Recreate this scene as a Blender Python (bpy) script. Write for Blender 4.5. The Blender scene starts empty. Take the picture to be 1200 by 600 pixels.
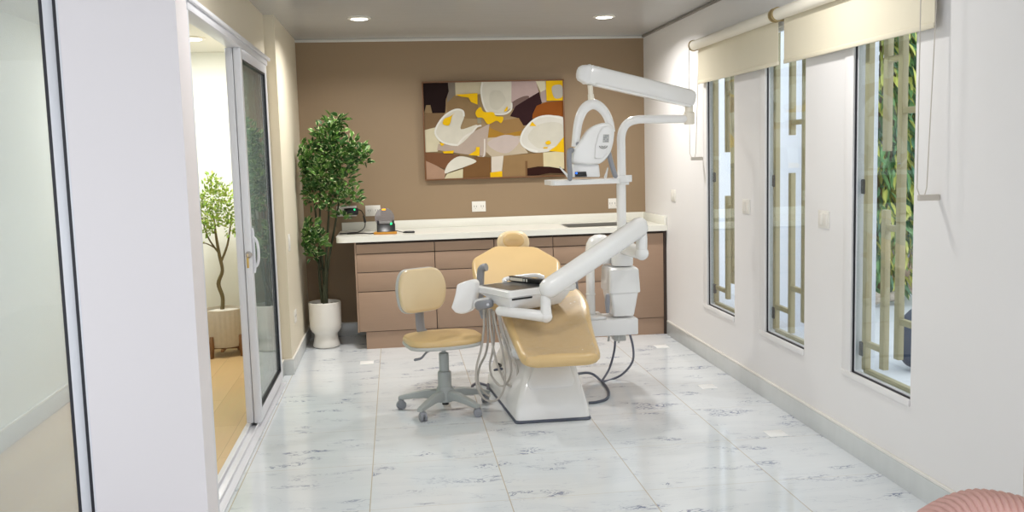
import bpy, bmesh, math, random
from mathutils import Vector, Matrix
V = Vector
PI = math.pi
sc = bpy.context.scene
COL = sc.collection

# ---------------------------------------------------------------- camera
FPX = 1100.0
CAM = V((0, 0, 1.5))
def _n(v): return v / v.length
_Y = _n(V((462 - 600, 184 - 300, FPX)))
_a = V((462 - 600, 184 - 300, FPX)); _b = V((1462 - 600, 184 - 27.7 - 300, FPX))
_Z = _n(_a.cross(_b))
if _Z.y > 0: _Z = -_Z
_X = _n(_Y.cross(_Z))
def ray(px, py):
    d = V((px - 600, py - 300, FPX))
    return V((_X.dot(d), _Y.dot(d), _Z.dot(d)))
def at(px, py, depth):            # world point at a given distance into the room
    d = ray(px, py); return CAM + d * (depth / d.y)
def onz(px, py, z=0.0):
    d = ray(px, py); return CAM + d * ((z - CAM.z) / d.z)
cam_d = bpy.data.cameras.new('camera'); cam = bpy.data.objects.new('camera', cam_d); COL.objects.link(cam)
cam_d.sensor_width = 36; cam_d.lens = FPX / 1200 * 36; cam_d.clip_start = 0.02; cam_d.clip_end = 200
r_ = V((_X.x, _Y.x, _Z.x)); u_ = -V((_X.y, _Y.y, _Z.y)); b_ = -V((_X.z, _Y.z, _Z.z))
m4 = Matrix.Identity(4)
for i in range(3):
    m4[i][0] = r_[i]; m4[i][1] = u_[i]; m4[i][2] = b_[i]
m4.translation = CAM
cam.matrix_world = m4
sc.camera = cam
sc.view_settings.view_transform = 'Standard'
try: sc.view_settings.look = 'None'
except Exception: pass
sc.view_settings.gamma = 1.0
sc.view_settings.use_curve_mapping = False
sc.view_settings.exposure = 0.0

# ---------------------------------------------------------------- materials
def lin(c):
    out = []
    for x in c:
        x /= 255.0
        out.append(x / 12.92 if x <= 0.04045 else ((x + 0.055) / 1.055) ** 2.4)
    return (*out, 1.0)
def nd(nt, t, **kw):
    n = nt.nodes.new(t)
    for k, v in kw.items(): setattr(n, k, v)
    return n
def mat(name, rgb, rough=0.5, metal=0.0, spec=0.5, coat=0.0, var=0.0, vscale=8.0, stretch=(1, 1, 1), bump=0.0, bscale=60.0, emit=None, estr=0.0, trans=0.0, alpha=1.0):
    m = bpy.data.materials.new(name); m.use_nodes = True
    nt = m.node_tree; b = nt.nodes['Principled BSDF']; L = nt.links
    c = lin(rgb)
    b.inputs['Base Color'].default_value = c
    b.inputs['Roughness'].default_value = rough; b.inputs['Metallic'].default_value = metal
    b.inputs['Specular IOR Level'].default_value = spec; b.inputs['Coat Weight'].default_value = coat
    b.inputs['Coat Roughness'].default_value = 0.08
    b.inputs['Transmission Weight'].default_value = trans; b.inputs['Alpha'].default_value = alpha
    if emit: b.inputs['Emission Color'].default_value = lin(emit); b.inputs['Emission Strength'].default_value = estr
    tc = nd(nt, 'ShaderNodeTexCoord')
    if var or bump:
        mp = nd(nt, 'ShaderNodeMapping'); mp.inputs['Scale'].default_value = stretch
        L.new(tc.outputs['Object'], mp.inputs['Vector'])
    if var:
        n = nd(nt, 'ShaderNodeTexNoise'); n.inputs['Scale'].default_value = vscale; n.inputs['Detail'].default_value = 4
        L.new(mp.outputs[0], n.inputs['Vector'])
        mx = nd(nt, 'ShaderNodeMix', data_type='RGBA')
        mx.inputs['A'].default_value = [x * (1 - var) for x in c[:3]] + [1]
        mx.inputs['B'].default_value = [min(1, x * (1 + var)) for x in c[:3]] + [1]
        L.new(n.outputs['Fac'], mx.inputs['Factor']); L.new(mx.outputs['Result'], b.inputs['Base Color'])
    if bump:
        n2 = nd(nt, 'ShaderNodeTexNoise'); n2.inputs['Scale'].default_value = bscale; n2.inputs['Detail'].default_value = 3
        L.new(mp.outputs[0], n2.inputs['Vector'])
        bp = nd(nt, 'ShaderNodeBump'); bp.inputs['Strength'].default_value = bump; bp.inputs['Distance'].default_value = 0.01
        L.new(n2.outputs['Fac'], bp.inputs['Height']); L.new(bp.outputs[0], b.inputs['Normal'])
    return m
def glass_mat(name, tint=(0.93, 0.97, 0.96), rough=0.0, refl=1.45, haze=0.0, crinkle=0.0):
    m = bpy.data.materials.new(name); m.use_nodes = True
    nt = m.node_tree; nt.nodes.clear(); L = nt.links
    out = nd(nt, 'ShaderNodeOutputMaterial'); tr = nd(nt, 'ShaderNodeBsdfTransparent'); gl = nd(nt, 'ShaderNodeBsdfGlossy')
    tr.inputs['Color'].default_value = (*tint, 1); gl.inputs['Roughness'].default_value = rough
    f0 = ((refl - 1) / (refl + 1)) ** 2          # Schlick reflectance, the same from both sides of the sheet
    lw = nd(nt, 'ShaderNodeLayerWeight'); lw.inputs['Blend'].default_value = .5
    pw = nd(nt, 'ShaderNodeMath', operation='POWER'); L.new(lw.outputs['Facing'], pw.inputs[0]); pw.inputs[1].default_value = 5
    fr = nd(nt, 'ShaderNodeMath', operation='MULTIPLY_ADD'); L.new(pw.outputs[0], fr.inputs[0]); fr.inputs[1].default_value = 1 - f0; fr.inputs[2].default_value = f0
    mx = nd(nt, 'ShaderNodeMixShader')
    L.new(fr.outputs[0], mx.inputs[0]); L.new(tr.outputs[0], mx.inputs[1]); L.new(gl.outputs[0], mx.inputs[2])
    last = mx
    if crinkle:
        tc = nd(nt, 'ShaderNodeTexCoord'); nz = nd(nt, 'ShaderNodeTexNoise'); nz.inputs['Scale'].default_value = 24; nz.inputs['Detail'].default_value = 2; nz.inputs['Distortion'].default_value = 1.0
        L.new(tc.outputs['Object'], nz.inputs['Vector']); bp = nd(nt, 'ShaderNodeBump'); bp.inputs['Strength'].default_value = crinkle; bp.inputs['Distance'].default_value = .02
        L.new(nz.outputs['Fac'], bp.inputs['Height']); L.new(bp.outputs[0], gl.inputs['Normal'])
    if haze:
        df = nd(nt, 'ShaderNodeBsdfDiffuse'); df.inputs['Color'].default_value = (.85, .88, .88, 1)
        m2 = nd(nt, 'ShaderNodeMixShader'); m2.inputs[0].default_value = haze
        L.new(mx.outputs[0], m2.inputs[1]); L.new(df.outputs[0], m2.inputs[2]); last = m2
    L.new(last.outputs[0], out.inputs['Surface'])
    return m

def floor_mat():
    m = bpy.data.materials.new('marble_tile'); m.use_nodes = True
    nt = m.node_tree; b = nt.nodes['Principled BSDF']; L = nt.links
    tc = nd(nt, 'ShaderNodeTexCoord'); sep = nd(nt, 'ShaderNodeSeparateXYZ'); L.new(tc.outputs['Object'], sep.inputs[0])
    def math_(op, a, bv=None, c=None):
        n = nd(nt, 'ShaderNodeMath', operation=op)
        for i, x in enumerate((a, bv, c)):
            if x is None: continue
            if isinstance(x, (int, float)): n.inputs[i].default_value = x
            else: L.new(x, n.inputs[i])
        return n.outputs[0]
    def grout(coord, off, per, w):
        s = math_('SUBTRACT', coord, off); s = math_('DIVIDE', s, per); f = math_('FRACT', s)
        d = math_('SUBTRACT', f, 0.5); d = math_('ABSOLUTE', d)
        return math_('GREATER_THAN', d, 0.5 - w / per)
    gx = grout(sep.outputs['X'], -0.165, 0.605, 0.0022); gy = grout(sep.outputs['Y'], 3.93, 0.605, 0.0018)
    g = math_('MAXIMUM', gx, math_('MULTIPLY', gy, 0.55))
    # per tile offset so the printed marks shift from tile to tile
    ix = math_('FLOOR', math_('DIVIDE', math_('SUBTRACT', sep.outputs['X'], -0.165), 0.605))
    iy = math_('FLOOR', math_('DIVIDE', math_('SUBTRACT', sep.outputs['Y'], 3.93), 0.605))
    cb = nd(nt, 'ShaderNodeCombineXYZ')
    L.new(math_('ADD', sep.outputs['X'], math_('MULTIPLY', iy, 0.37)), cb.inputs[0])
    L.new(math_('ADD', sep.outputs['Y'], math_('MULTIPLY', ix, 0.23)), cb.inputs[1])
    mp = nd(nt, 'ShaderNodeMapping'); mp.inputs['Scale'].default_value = (8.5, 21.0, 1); L.new(cb.outputs[0], mp.inputs['Vector'])
    n1 = nd(nt, 'ShaderNodeTexNoise'); n1.inputs['Scale'].default_value = 1.0; n1.inputs['Detail'].default_value = 3; n1.inputs['Distortion'].default_value = 2.2
    L.new(mp.outputs[0], n1.inputs['Vector'])
    line = math_('LESS_THAN', math_('ABSOLUTE', math_('SUBTRACT', n1.outputs['Fac'], 0.5)), 0.036)
    mp2 = nd(nt, 'ShaderNodeMapping'); mp2.inputs['Scale'].default_value = (3.4, 8.0, 1); mp2.inputs['Location'].default_value = (3.1, 7.7, 0); L.new(cb.outputs[0], mp2.inputs['Vector'])
    n2 = nd(nt, 'ShaderNodeTexNoise'); n2.inputs['Scale'].default_value = 1.0; n2.inputs['Detail'].default_value = 1.5
    L.new(mp2.outputs[0], n2.inputs['Vector'])
    mr = nd(nt, 'ShaderNodeMapRange'); mr.inputs['From Min'].default_value = 0.582; mr.inputs['From Max'].default_value = 0.67
    L.new(n2.outputs['Fac'], mr.inputs['Value'])
    mark = math_('MULTIPLY', line, mr.outputs[0])
    # soft veins
    mp3 = nd(nt, 'ShaderNodeMapping'); mp3.inputs['Scale'].default_value = (1.2, 5.0, 1); L.new(cb.outputs[0], mp3.inputs['Vector'])
    n3 = nd(nt, 'ShaderNodeTexNoise'); n3.inputs['Scale'].default_value = 1.6; n3.inputs['Detail'].default_value = 6; n3.inputs['Distortion'].default_value = 0.8
    L.new(mp3.outputs[0], n3.inputs['Vector'])
    thin = math_('LESS_THAN', math_('ABSOLUTE', math_('SUBTRACT', n3.outputs['Fac'], 0.47)), 0.0035)
    mark = math_('MAXIMUM', mark, math_('MULTIPLY', thin, 0.22))
    mx0 = nd(nt, 'ShaderNodeMix', data_type='RGBA'); mx0.inputs['A'].default_value = lin((216, 221, 225)); mx0.inputs['B'].default_value = lin((234, 237, 239))
    L.new(n3.outputs['Fac'], mx0.inputs['Factor'])
    mx1 = nd(nt, 'ShaderNodeMix', data_type='RGBA'); mx1.inputs['B'].default_value = lin((118, 128, 158))
    L.new(mx0.outputs['Result'], mx1.inputs['A']); L.new(math_('MULTIPLY', mark, 0.85), mx1.inputs['Factor'])
    mx2 = nd(nt, 'ShaderNodeMix', data_type='RGBA'); mx2.inputs['B'].default_value = lin((196, 186, 168))
    L.new(mx1.outputs['Result'], mx2.inputs['A']); L.new(g, mx2.inputs['Factor'])
    L.new(mx2.outputs['Result'], b.inputs['Base Color'])
    b.inputs['Roughness'].default_value = 0.09; b.inputs['Specular IOR Level'].default_value = 0.5
    return m
def wood_mat():
    m = bpy.data.materials.new('oak_floor'); m.use_nodes = True
    nt = m.node_tree; b = nt.nodes['Principled BSDF']; L = nt.links
    tc = nd(nt, 'ShaderNodeTexCoord')
    br = nd(nt, 'ShaderNodeTexBrick'); br.inputs['Scale'].default_value = 1.0
    br.inputs['Color1'].default_value = lin((216, 184, 134)); br.inputs['Color2'].default_value = lin((206, 172, 120)); br.inputs['Mortar'].default_value = lin((180, 146, 100))
    br.inputs['Mortar Size'].default_value = 0.0015; br.inputs['Brick Width'].default_value = 1.2; br.inputs['Row Height'].default_value = 0.19
    mp0 = nd(nt, 'ShaderNodeMapping'); mp0.inputs['Rotation'].default_value = (0, 0, PI / 2); L.new(tc.outputs['Object'], mp0.inputs['Vector']); L.new(mp0.outputs[0], br.inputs['Vector'])
    mp = nd(nt, 'ShaderNodeMapping'); mp.inputs['Scale'].default_value = (22, 2, 1); L.new(tc.outputs['Object'], mp.inputs['Vector'])
    n = nd(nt, 'ShaderNodeTexNoise'); n.inputs['Scale'].default_value = 2; n.inputs['Detail'].default_value = 6; L.new(mp.outputs[0], n.inputs['Vector'])
    mx = nd(nt, 'ShaderNodeMix', data_type='RGBA', blend_type='MULTIPLY'); mx.inputs['Factor'].default_value = 0.35
    L.new(br.outputs['Color'], mx.inputs['A']); L.new(n.outputs['Color'], mx.inputs['B'])
    g = nd(nt, 'ShaderNodeMix', data_type='RGBA'); g.inputs['Factor'].default_value = 0.75
    L.new(mx.outputs['Result'], g.inputs['A']); L.new(br.outputs['Color'], g.inputs['B'])
    L.new(g.outputs['Result'], b.inputs['Base Color']); b.inputs['Roughness'].default_value = 0.4
    return m
def leaf_mat(name, rgb, var=0.35):
    m = mat(name, rgb, rough=0.42, var=var, vscale=9, spec=0.4)
    return m
def emis(name, rgb, s):
    return mat(name, rgb, emit=rgb, estr=s)

M = dict(
 wall_white=mat('white_wall_paint', (232, 229, 227), .55, var=.015, vscale=2),
 wall_stub=mat('white_gloss_wall', (236, 230, 231), .45),
 wall_cream=mat('cream_wall_paint', (224, 214, 192), .5, var=.02, vscale=2),
 wall_brown=mat('brown_wall_paint', (148, 125, 97), .6, var=.03, vscale=3),
 wall_office=mat('pale_wall_paint', (240, 243, 238), .6),
 ceil=mat('grey_pvc_ceiling', (184, 183, 181), .22, var=.05, vscale=3, stretch=(1.2, 14, 1)),
 ceil_office=mat('pale_ceiling', (222, 221, 214), .5),
 cove=mat('cove_white', (214, 212, 206), .5),
 darktrim=mat('grey_trim', (140, 136, 130), .5),
 floor=floor_mat(), wood=wood_mat(),
 base=mat('marble_skirting', (206, 208, 206), .18, var=.07, vscale=5, stretch=(1, 3, 1)),
 base_cap=mat('skirting_cap', (232, 228, 220), .5),
 alu=mat('white_aluminium', (226, 226, 230), .3, spec=.6),
 alu_grey=mat('grey_aluminium', (186, 187, 192), .3, metal=.3),
 gasket=mat('black_gasket', (16, 14, 26), .4),
 glass=glass_mat('clear_glass', (.95, .98, .975)),
 glass_front=glass_mat('front_glass', (.93, .95, .95), haze=.22),  # pale diffuse haze mixed in for the lobby's reflected brightness
 glass_door=glass_mat('door_glass', (.84, .93, .90), refl=1.5, haze=.08),
 grille=mat('beige_grille_paint', (168, 158, 126), .45, var=.06, vscale=20),
 grille_dark=mat('dark_bracket', (60, 66, 74), .5),
 blind=mat('cream_blind_fabric', (222, 213, 190), .8, bump=.1, bscale=300),
 blind_roll=mat('cream_blind_roll', (232, 226, 212), .5),
 brass=mat('dull_brass', (176, 156, 112), .35, metal=.5),
 cord=mat('pale_cord', (196, 188, 176), .6),
 lam=mat('brown_laminate', (164, 136, 114), .45, var=.05, vscale=4, stretch=(2, 2, 40)),
 lam_shaded=mat('shaded_carcass', (58, 44, 36), .6),  # brown carcass darkened: gap shadow painted into its colour
 quartz=mat('white_quartz', (232, 230, 220), .25, var=.02, vscale=40),
 steel=mat('brushed_steel', (120, 118, 112), .3, metal=.9),
 plate=mat('white_plastic', (232, 228, 220), .35),
 plate_dark=mat('socket_hole', (120, 116, 110), .5),
 black=mat('black_plastic', (18, 17, 20), .35),
 dark_metal=mat('dark_tray_steel', (96, 97, 100), .28, metal=.6, var=.1, vscale=20),
 led=emis('green_led', (40, 230, 130), 2.0), led_blue=emis('blue_led', (40, 110, 255), 2.0), glow_amber=emis('amber_glow', (255, 170, 20), 1.2),
 orange=mat('amber_plastic', (190, 130, 40), .4),
 shield=mat('grey_translucent_shield', (132, 126, 128), .2, alpha=.55),
 vinyl=mat('tan_vinyl', (216, 184, 130), .34, var=.05, vscale=6, coat=.15),
 vinyl_pale=mat('pale_tan_vinyl', (226, 203, 162), .32, var=.05, vscale=6, coat=.2),
 white=mat('white_enamel', (238, 237, 235), .22, coat=.3),
 white_mat=mat('white_moulded_plastic', (236, 235, 234), .35),
 cream=mat('cream_enamel', (236, 228, 212), .3),
 grey=mat('grey_plastic', (142, 144, 150), .4),
 grey_stool=mat('grey_stool_plastic', (172, 176, 174), .45),
 grey_light=mat('light_grey_rim', (190, 190, 186), .45),
 grey_hose=mat('beige_grey_hose', (186, 180, 172), .4),
 dark_hose=mat('slate_hose', (96, 98, 112), .4),
 trim_dark=mat('dark_rubber_trim', (84, 90, 104), .5),
 chrome=mat('chrome', (200, 200, 200), .15, metal=1),
 ceramic=mat('white_ceramic', (238, 234, 226), .35),
 concrete=mat('ribbed_concrete', (196, 186, 170), .8, var=.1, vscale=30),
 timber=mat('brown_timber', (120, 84, 50), .5),
 soil=mat('dark_soil', (34, 28, 24), .9, bump=.6, bscale=90), pebble=mat('white_pebbles', (226, 222, 212), .7, bump=.9, bscale=120),
 bark=mat('grey_green_bark', (104, 92, 60), .8, var=.2, vscale=30), bark_dark=mat('dark_stem', (58, 62, 40), .7, var=.2, vscale=30),
 leaf_a=leaf_mat('leaf_deep_green', (58, 96, 46)), leaf_b=leaf_mat('leaf_mid_green', (96, 134, 62)), leaf_c=leaf_mat('leaf_pale_margin', (206, 216, 160)),
 leaf_o1=leaf_mat('leaf_fresh_green', (142, 176, 78)), leaf_o2=leaf_mat('leaf_yellow_green', (176, 196, 100)),
 leaf_x1=leaf_mat('leaf_tree_green', (104, 150, 92)), leaf_x2=leaf_mat('leaf_tree_yellow', (200, 204, 108)), leaf_x3=leaf_mat('leaf_tree_dark', (82, 128, 96)),
 pave=mat('concrete_paving', (206, 208, 212), .8, var=.08, vscale=2), out_white=mat('white_render', (228, 232, 240), .8),
 out_blue=mat('blue_grey_render', (128, 142, 164), .8), litter=mat('leaf_litter', (170, 150, 134), .9, var=.4, vscale=14),
 rock=mat('pale_rock', (176, 164, 150), .9, var=.2, vscale=9), rubber=mat('tyre_rubber', (52, 60, 78), .7),
 pink=mat('dusty_pink_corduroy', (216, 170, 160), .85, var=.06, vscale=60, bump=.15, bscale=300),
 sticker=mat('white_sticker', (246, 246, 244), .4),
 lamp=emis('lamp_diffuser', (255, 250, 238), 7.0),
 frame_wood=mat('picture_frame_wood', (112, 72, 36), .4, var=.15, vscale=20),
 brasskey=mat('brass_key', (206, 172, 96), .3, metal=.7),
)

# ---------------------------------------------------------------- mesh helpers
def new(): return bmesh.new()
def merge(bm, t, mi=0):
    bmesh.ops.recalc_face_normals(t, faces=t.faces)
    for f in t.faces: f.material_index = mi
    me = bpy.data.meshes.new('tmp'); t.to_mesh(me); t.free()
    bm.from_mesh(me); bpy.data.meshes.remove(me); return bm
def box(bm, lo, hi, bev=0.0, mi=0, rot=None, seg=2):
    lo = V(lo); hi = V(hi); c = (lo + hi) / 2; s = hi - lo
    t = new(); bmesh.ops.create_cube(t, size=1)
    for v in t.verts: v.co = V((v.co.x * s.x, v.co.y * s.y, v.co.z * s.z))
    if bev: bmesh.ops.bevel(t, geom=t.edges[:], offset=min(bev, min(s) * .49), segments=seg, affect='EDGES', profile=.5)
    for v in t.verts: v.co = c + ((rot @ v.co) if rot else v.co)
    return merge(bm, t, mi)
def catmull(pts, n=8, closed=False):
    pts = [V(p) for p in pts]; out = []; k = len(pts)
    if k < 3 and not closed: return pts
    rng = range(k if closed else k - 1)
    for i in rng:
        if closed: p0, p1, p2, p3 = pts[i - 1], pts[i], pts[(i + 1) % k], pts[(i + 2) % k]
        else: p0, p1, p2, p3 = pts[max(i - 1, 0)], pts[i], pts[i + 1], pts[min(i + 2, k - 1)]
        for j in range(n):
            t = j / n
            out.append(.5 * ((2 * p1) + (p2 - p0) * t + (2 * p0 - 5 * p1 + 4 * p2 - p3) * t * t + (3 * p1 - p0 - 3 * p2 + p3) * t ** 3))
    if not closed: out.append(pts[-1])
    return out
def loft(bm, rings, mi=0, cap=True, closed_ring=True):
    t = new(); R = [[t.verts.new(p) for p in r] for r in rings]; n = len(R[0])
    for a, b in zip(R, R[1:]):
        for i in range(n if closed_ring else n - 1):
            j = (i + 1) % n
            try: t.faces.new((a[i], a[j], b[j], b[i]))
            except ValueError: pass
    if cap:
        for r in (R[0], R[-1]):
            try: t.faces.new(r)
            except ValueError: pass
    return merge(bm, t, mi)
def tube(bm, pts, r, seg=12, mi=0, smooth=0, flat=1.0, up=None, round_end=False):
    """swept tube; r a number or one per point; flat squashes the section"""
    pts = [V(p) for p in pts]
    rr = list(r) if isinstance(r, (list, tuple)) else [r] * len(pts)
    if smooth:
        a = catmull([V((*p,)) for p in pts], smooth); ra = []
        k = len(pts)
        for i in range(len(a)):
            x = i / smooth; j = min(int(x), k - 2); f = x - j; ra.append(rr[j] * (1 - f) + rr[min(j + 1, k - 1)] * f)
        pts, rr = a, ra
    if round_end:
        d0 = (pts[0] - pts[1]).normalized(); d1 = (pts[-1] - pts[-2]).normalized()
        pre = [(pts[0] + d0 * rr[0] * math.sin(x), rr[0] * math.cos(x)) for x in (1.45, 1.1, .7, .35)]
        post = [(pts[-1] + d1 * rr[-1] * math.sin(x), rr[-1] * math.cos(x)) for x in (.35, .7, 1.1, 1.45)]
        pts = [p for p, _ in pre] + pts + [p for p, _ in post]; rr = [q for _, q in pre] + rr + [q for _, q in post]
    rings = []; N = None
    for i, p in enumerate(pts):
        T = (pts[min(i + 1, len(pts) - 1)] - pts[max(i - 1, 0)]).normalized()
        if N is None:
            ref = V(up) if up else (V((0, 0, 1)) if abs(T.z) < .9 else V((0, 1, 0)))
            N = (ref - T * ref.dot(T)).normalized()
        else: N = (N - T * N.dot(T)).normalized()
        B = T.cross(N)
        rings.append([p + (N * math.cos(2 * PI * k / seg) + B * math.sin(2 * PI * k / seg) * flat) * rr[i] for k in range(seg)])
    return loft(bm, rings, mi)
def beam(bm, p0, p1, h0, w0, h1, w1, bev=.3, mi=0, seg=5):
    """rounded rectangular beam between two points (h vertical, w sideways) with rounded ends"""
    p0 = V(p0); p1 = V(p1); T = (p1 - p0).normalized(); ref = V((0, 0, 1)); N = (ref - T * ref.dot(T)).normalized(); B = T.cross(N)
    def ring(c, h, w):
        r = min(h, w) * bev; out = []
        for sx, sy, a0 in ((1, 1, 0), (-1, 1, PI / 2), (-1, -1, PI), (1, -1, 1.5 * PI)):
            for k in range(seg):
                a = a0 + PI / 2 * k / (seg - 1)
                out.append(c + N * (sy * (h / 2 - r) + r * math.sin(a)) + B * (sx * (w / 2 - r) + r * math.cos(a)))
        return out
    L = (p1 - p0).length; rs = []
    for d, f in ((-.45, .3), (-.38, .62), (-.25, .86), (0, 1)): rs.append(ring(p0 + T * d * h0, h0 * f, w0 * f))
    for d, f in ((0, 1), (.25, .86), (.38, .62), (.45, .3)): rs.append(ring(p1 + T * d * h1, h1 * f, w1 * f))
    return loft(bm, rs, mi)
def lathe(bm, prof, c=(0, 0, 0), n=32, mi=0, rot=None):
    rings = []; c = V(c)
    for r, z in prof:
        ring = []
        for k in range(n):
            p = V((max(r, 1e-4) * math.cos(2 * PI * k / n), max(r, 1e-4) * math.sin(2 * PI * k / n), z))
            ring.append(c + (rot @ p if rot else p))
        rings.append(ring)
    return loft(bm, rings, mi)
def sphere(bm, c, r, sc_=(1, 1, 1), mi=0, seg=20):
    t = new(); bmesh.ops.create_uvsphere(t, u_segments=seg, v_segments=seg // 2, radius=r)
    for v in t.verts: v.co = V((v.co.x * sc_[0], v.co.y * sc_[1], v.co.z * sc_[2])) + V(c)
    return merge(bm, t, mi)
def prism(bm, poly, ext, bev=0.0, mi=0, seg=2):
    """poly: 3-D points of a planar outline, ext: extrusion vector"""
    t = new(); ext = V(ext); vs = [t.verts.new(p) for p in poly]; f = t.faces.new(vs)
    r = bmesh.ops.extrude_face_region(t, geom=[f])
    for v in r['geom']:
        if isinstance(v, bmesh.types.BMVert): v.co += ext
    bmesh.ops.recalc_face_normals(t, faces=t.faces)
    if bev: bmesh.ops.bevel(t, geom=t.edges[:], offset=bev, segments=seg, affect='EDGES', profile=.5, clamp_overlap=True)
    return merge(bm, t, mi)
def cushion(bm, outline, T, r, dome, fn, mi=0):
    """padded slab: outline in (u,v), thickness T, rounded edge r, domed top; fn maps (u,v,w) to the world"""
    n = len(outline); cx = sum(p[0] for p in outline) / n; cy = sum(p[1] for p in outline) / n
    hx = max(abs(p[0] - cx) for p in outline); hy = max(abs(p[1] - cy) for p in outline)
    def ring(inset, w):
        fx = max(1 - inset / hx, .004); fy = max(1 - inset / hy, .004)
        return [V(fn(cx + (p[0] - cx) * fx, cy + (p[1] - cy) * fy, w)) for p in outline]
    rs = [ring(r * 1.2, 0), ring(r * .35, r * .12), ring(0, r * .6), ring(0, max(T - r, r * .7))]
    for k in range(1, 6):
        a = PI / 2 * k / 5; rs.append(ring(r * (1 - math.cos(a)), T - r + r * math.sin(a)))
    m = min(hx, hy)
    for k in range(1, 9):
        f = k / 8; ins = r + (m - r) * f * .995
        rs.append(ring(ins, T + dome * (1 - (1 - f) ** 2)))
    return loft(bm, rs, mi)
def rounded(pts, r, n=5):
    """round the corners of a 2-D polygon"""
    out = []; k = len(pts); rr = r if isinstance(r, (list, tuple)) else [r] * k
    for i in range(k):
        p = V((*pts[i], 0)); a = V((*pts[i - 1], 0)) - p; b = V((*pts[(i + 1) % k], 0)) - p
        d = min(rr[i], a.length * .48, b.length * .48); p0 = p + a.normalized() * d; p1 = p + b.normalized() * d
        for j in range(n + 1):
            t = j / n; q = p0 * (1 - t) ** 2 + p * 2 * t * (1 - t) + p1 * t * t; out.append((q.x, q.y))
    return out
def root_of(o):
    while o.parent: o = o.parent
    return o
def obj(name, bm, mats, parent=None, loc=None, angle=40):
    """link bm (world coordinates) as one mesh object; its own origin goes to its thing's base"""
    base = root_of(parent)['_base'] if parent else None
    base = V(base) if base is not None else V(loc if loc else (0, 0, 0))
    bmesh.ops.translate(bm, verts=bm.verts, vec=-base)
    me = bpy.data.meshes.new(name); bm.to_mesh(me); bm.free()
    for m in (mats if isinstance(mats, (list, tuple)) else [mats]): me.materials.append(m)
    for p in me.polygons: p.use_smooth = True
    try: me.set_sharp_from_angle(angle=math.radians(angle))
    except Exception: pass
    o = bpy.data.objects.new(name, me); COL.objects.link(o)
    if parent: o.parent = parent
    else: o.location = base; o['_base'] = list(base)
    return o
def tag(o, label, cat, group=None):
    o['label'] = label; o['category'] = cat
    if group: o['group'] = group
    return o
def thing(name, label, cat, loc=(0, 0, 0), group=None):
    o = bpy.data.objects.new(name, None); COL.objects.link(o); o.location = loc; o['_base'] = list(V(loc)); o.empty_display_size = .1
    return tag(o, label, cat, group)
def structure(name, bm, mats, parent=None, angle=40):
    o = obj(name, bm, mats, parent, angle=angle)
    if not parent: o['kind'] = 'structure'
    return o
def struct_root(name, loc):
    o = bpy.data.objects.new(name, None); COL.objects.link(o); o.location = loc; o['_base'] = list(V(loc)); o['kind'] = 'structure'; return o
def copy_tree(o, loc):
    c = o.copy(); COL.objects.link(c); c.location = loc; c['_base'] = list(V(loc))
    for ch in list(o.children):
        d = ch.copy(); COL.objects.link(d); d.parent = c
        for g in list(ch.children):
            e = g.copy(); COL.objects.link(e); e.parent = d
    return c
B1 = lambda lo, hi, bev=0.0, mi=0: box(new(), lo, hi, bev, mi)

# ================================================================ SETTING
XL, XR, YB, ZC = -.77, 2.16, 8.0, 2.475
structure('floor', B1((-.9, -3.0, -.1), (2.24, 8.02, 0)), M['floor'])
structure('floor_office', B1((-2.25, 3.77, -.1), (-.9, 7.95, -.002)), M['wood'])
structure('floor_lobby', B1((-4.0, -3.0, -.1), (-.9, 3.77, 0)), M['floor'])
structure('ceiling', B1((-4.0, -2.0, ZC), (2.3, 3.77, ZC + .1)) if 0 else box(B1((-.95, 3.77, ZC), (2.3, 8.1, ZC + .1)), (-4.0, -1.6, ZC), (2.3, 3.77, ZC + .1)), M['ceil'])
structure('ceiling_office', B1((-2.3, 3.75, 2.37), (-.876, 8.0, 2.47)), M['ceil_office'])
structure('wall_back', B1((-.95, YB, -.1), (2.3, YB + .12, 2.6)), M['wall_brown'])
# right wall with its three tall window holes
WINS = [(5.82, 6.34), (4.77, 5.30), (3.71, 4.24)]; WZ0, WZ1 = .40, 2.16; XO = 2.24
b = new(); ys = [2.97] + [y for w in reversed(WINS) for y in w] + [8.0]
for i in range(0, len(ys), 2): box(b, (XR, ys[i], -.1), (XO, ys[i + 1], 2.6))
for y0, y1 in WINS:
    box(b, (XR, y0, -.1), (XO, y1, WZ0)); box(b, (XR, y0, WZ1), (XO, y1, 2.6))
structure('wall_right', b, M['wall_white'])
structure('wall_lobby_right', B1((2.25, .4, -.1), (2.36, 2.97, 2.6)), M['wall_cream'])
# left wall: recessed lintel over the sliding door, and the pier beyond it
b = new(); box(b, (-.93, 6.62, -.1), (XL, 8.0, 2.6)); box(b, (-.875, 3.97, 2.16), (-.84, 6.62, 2.6)); box(b, (-.93, 6.36, -.1), (-.835, 6.62, 2.16))
structure('wall_left', b, M['wall_cream'])
b = new(); box(b, (-1.225, 3.77, -.1), (-.80, 3.97, 2.6)); structure('wall_front', b, M['wall_stub'])
structure('wall_front_lintel', B1((-2.3, 3.80, 2.30), (-1.225, 3.94, 2.6)), M['wall_stub'])
structure('wall_office_back', B1((-2.3, 7.85, -.1), (-.93, 7.97, 2.6)), M['wall_office'])
structure('wall_office_left', B1((-2.25, 3.6, -.1), (-2.14, 7.95, 2.6)), M['wall_office'])
# cove strip and dark ceiling edge
structure('trim_1', B1((XL, YB - .02, ZC - .022), (XR, YB, ZC), .004), M['cove'])
structure('trim_2', B1((XR - .02, 2.97, ZC - .018), (XR, YB - .02, ZC), .004), M['darktrim'])
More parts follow.
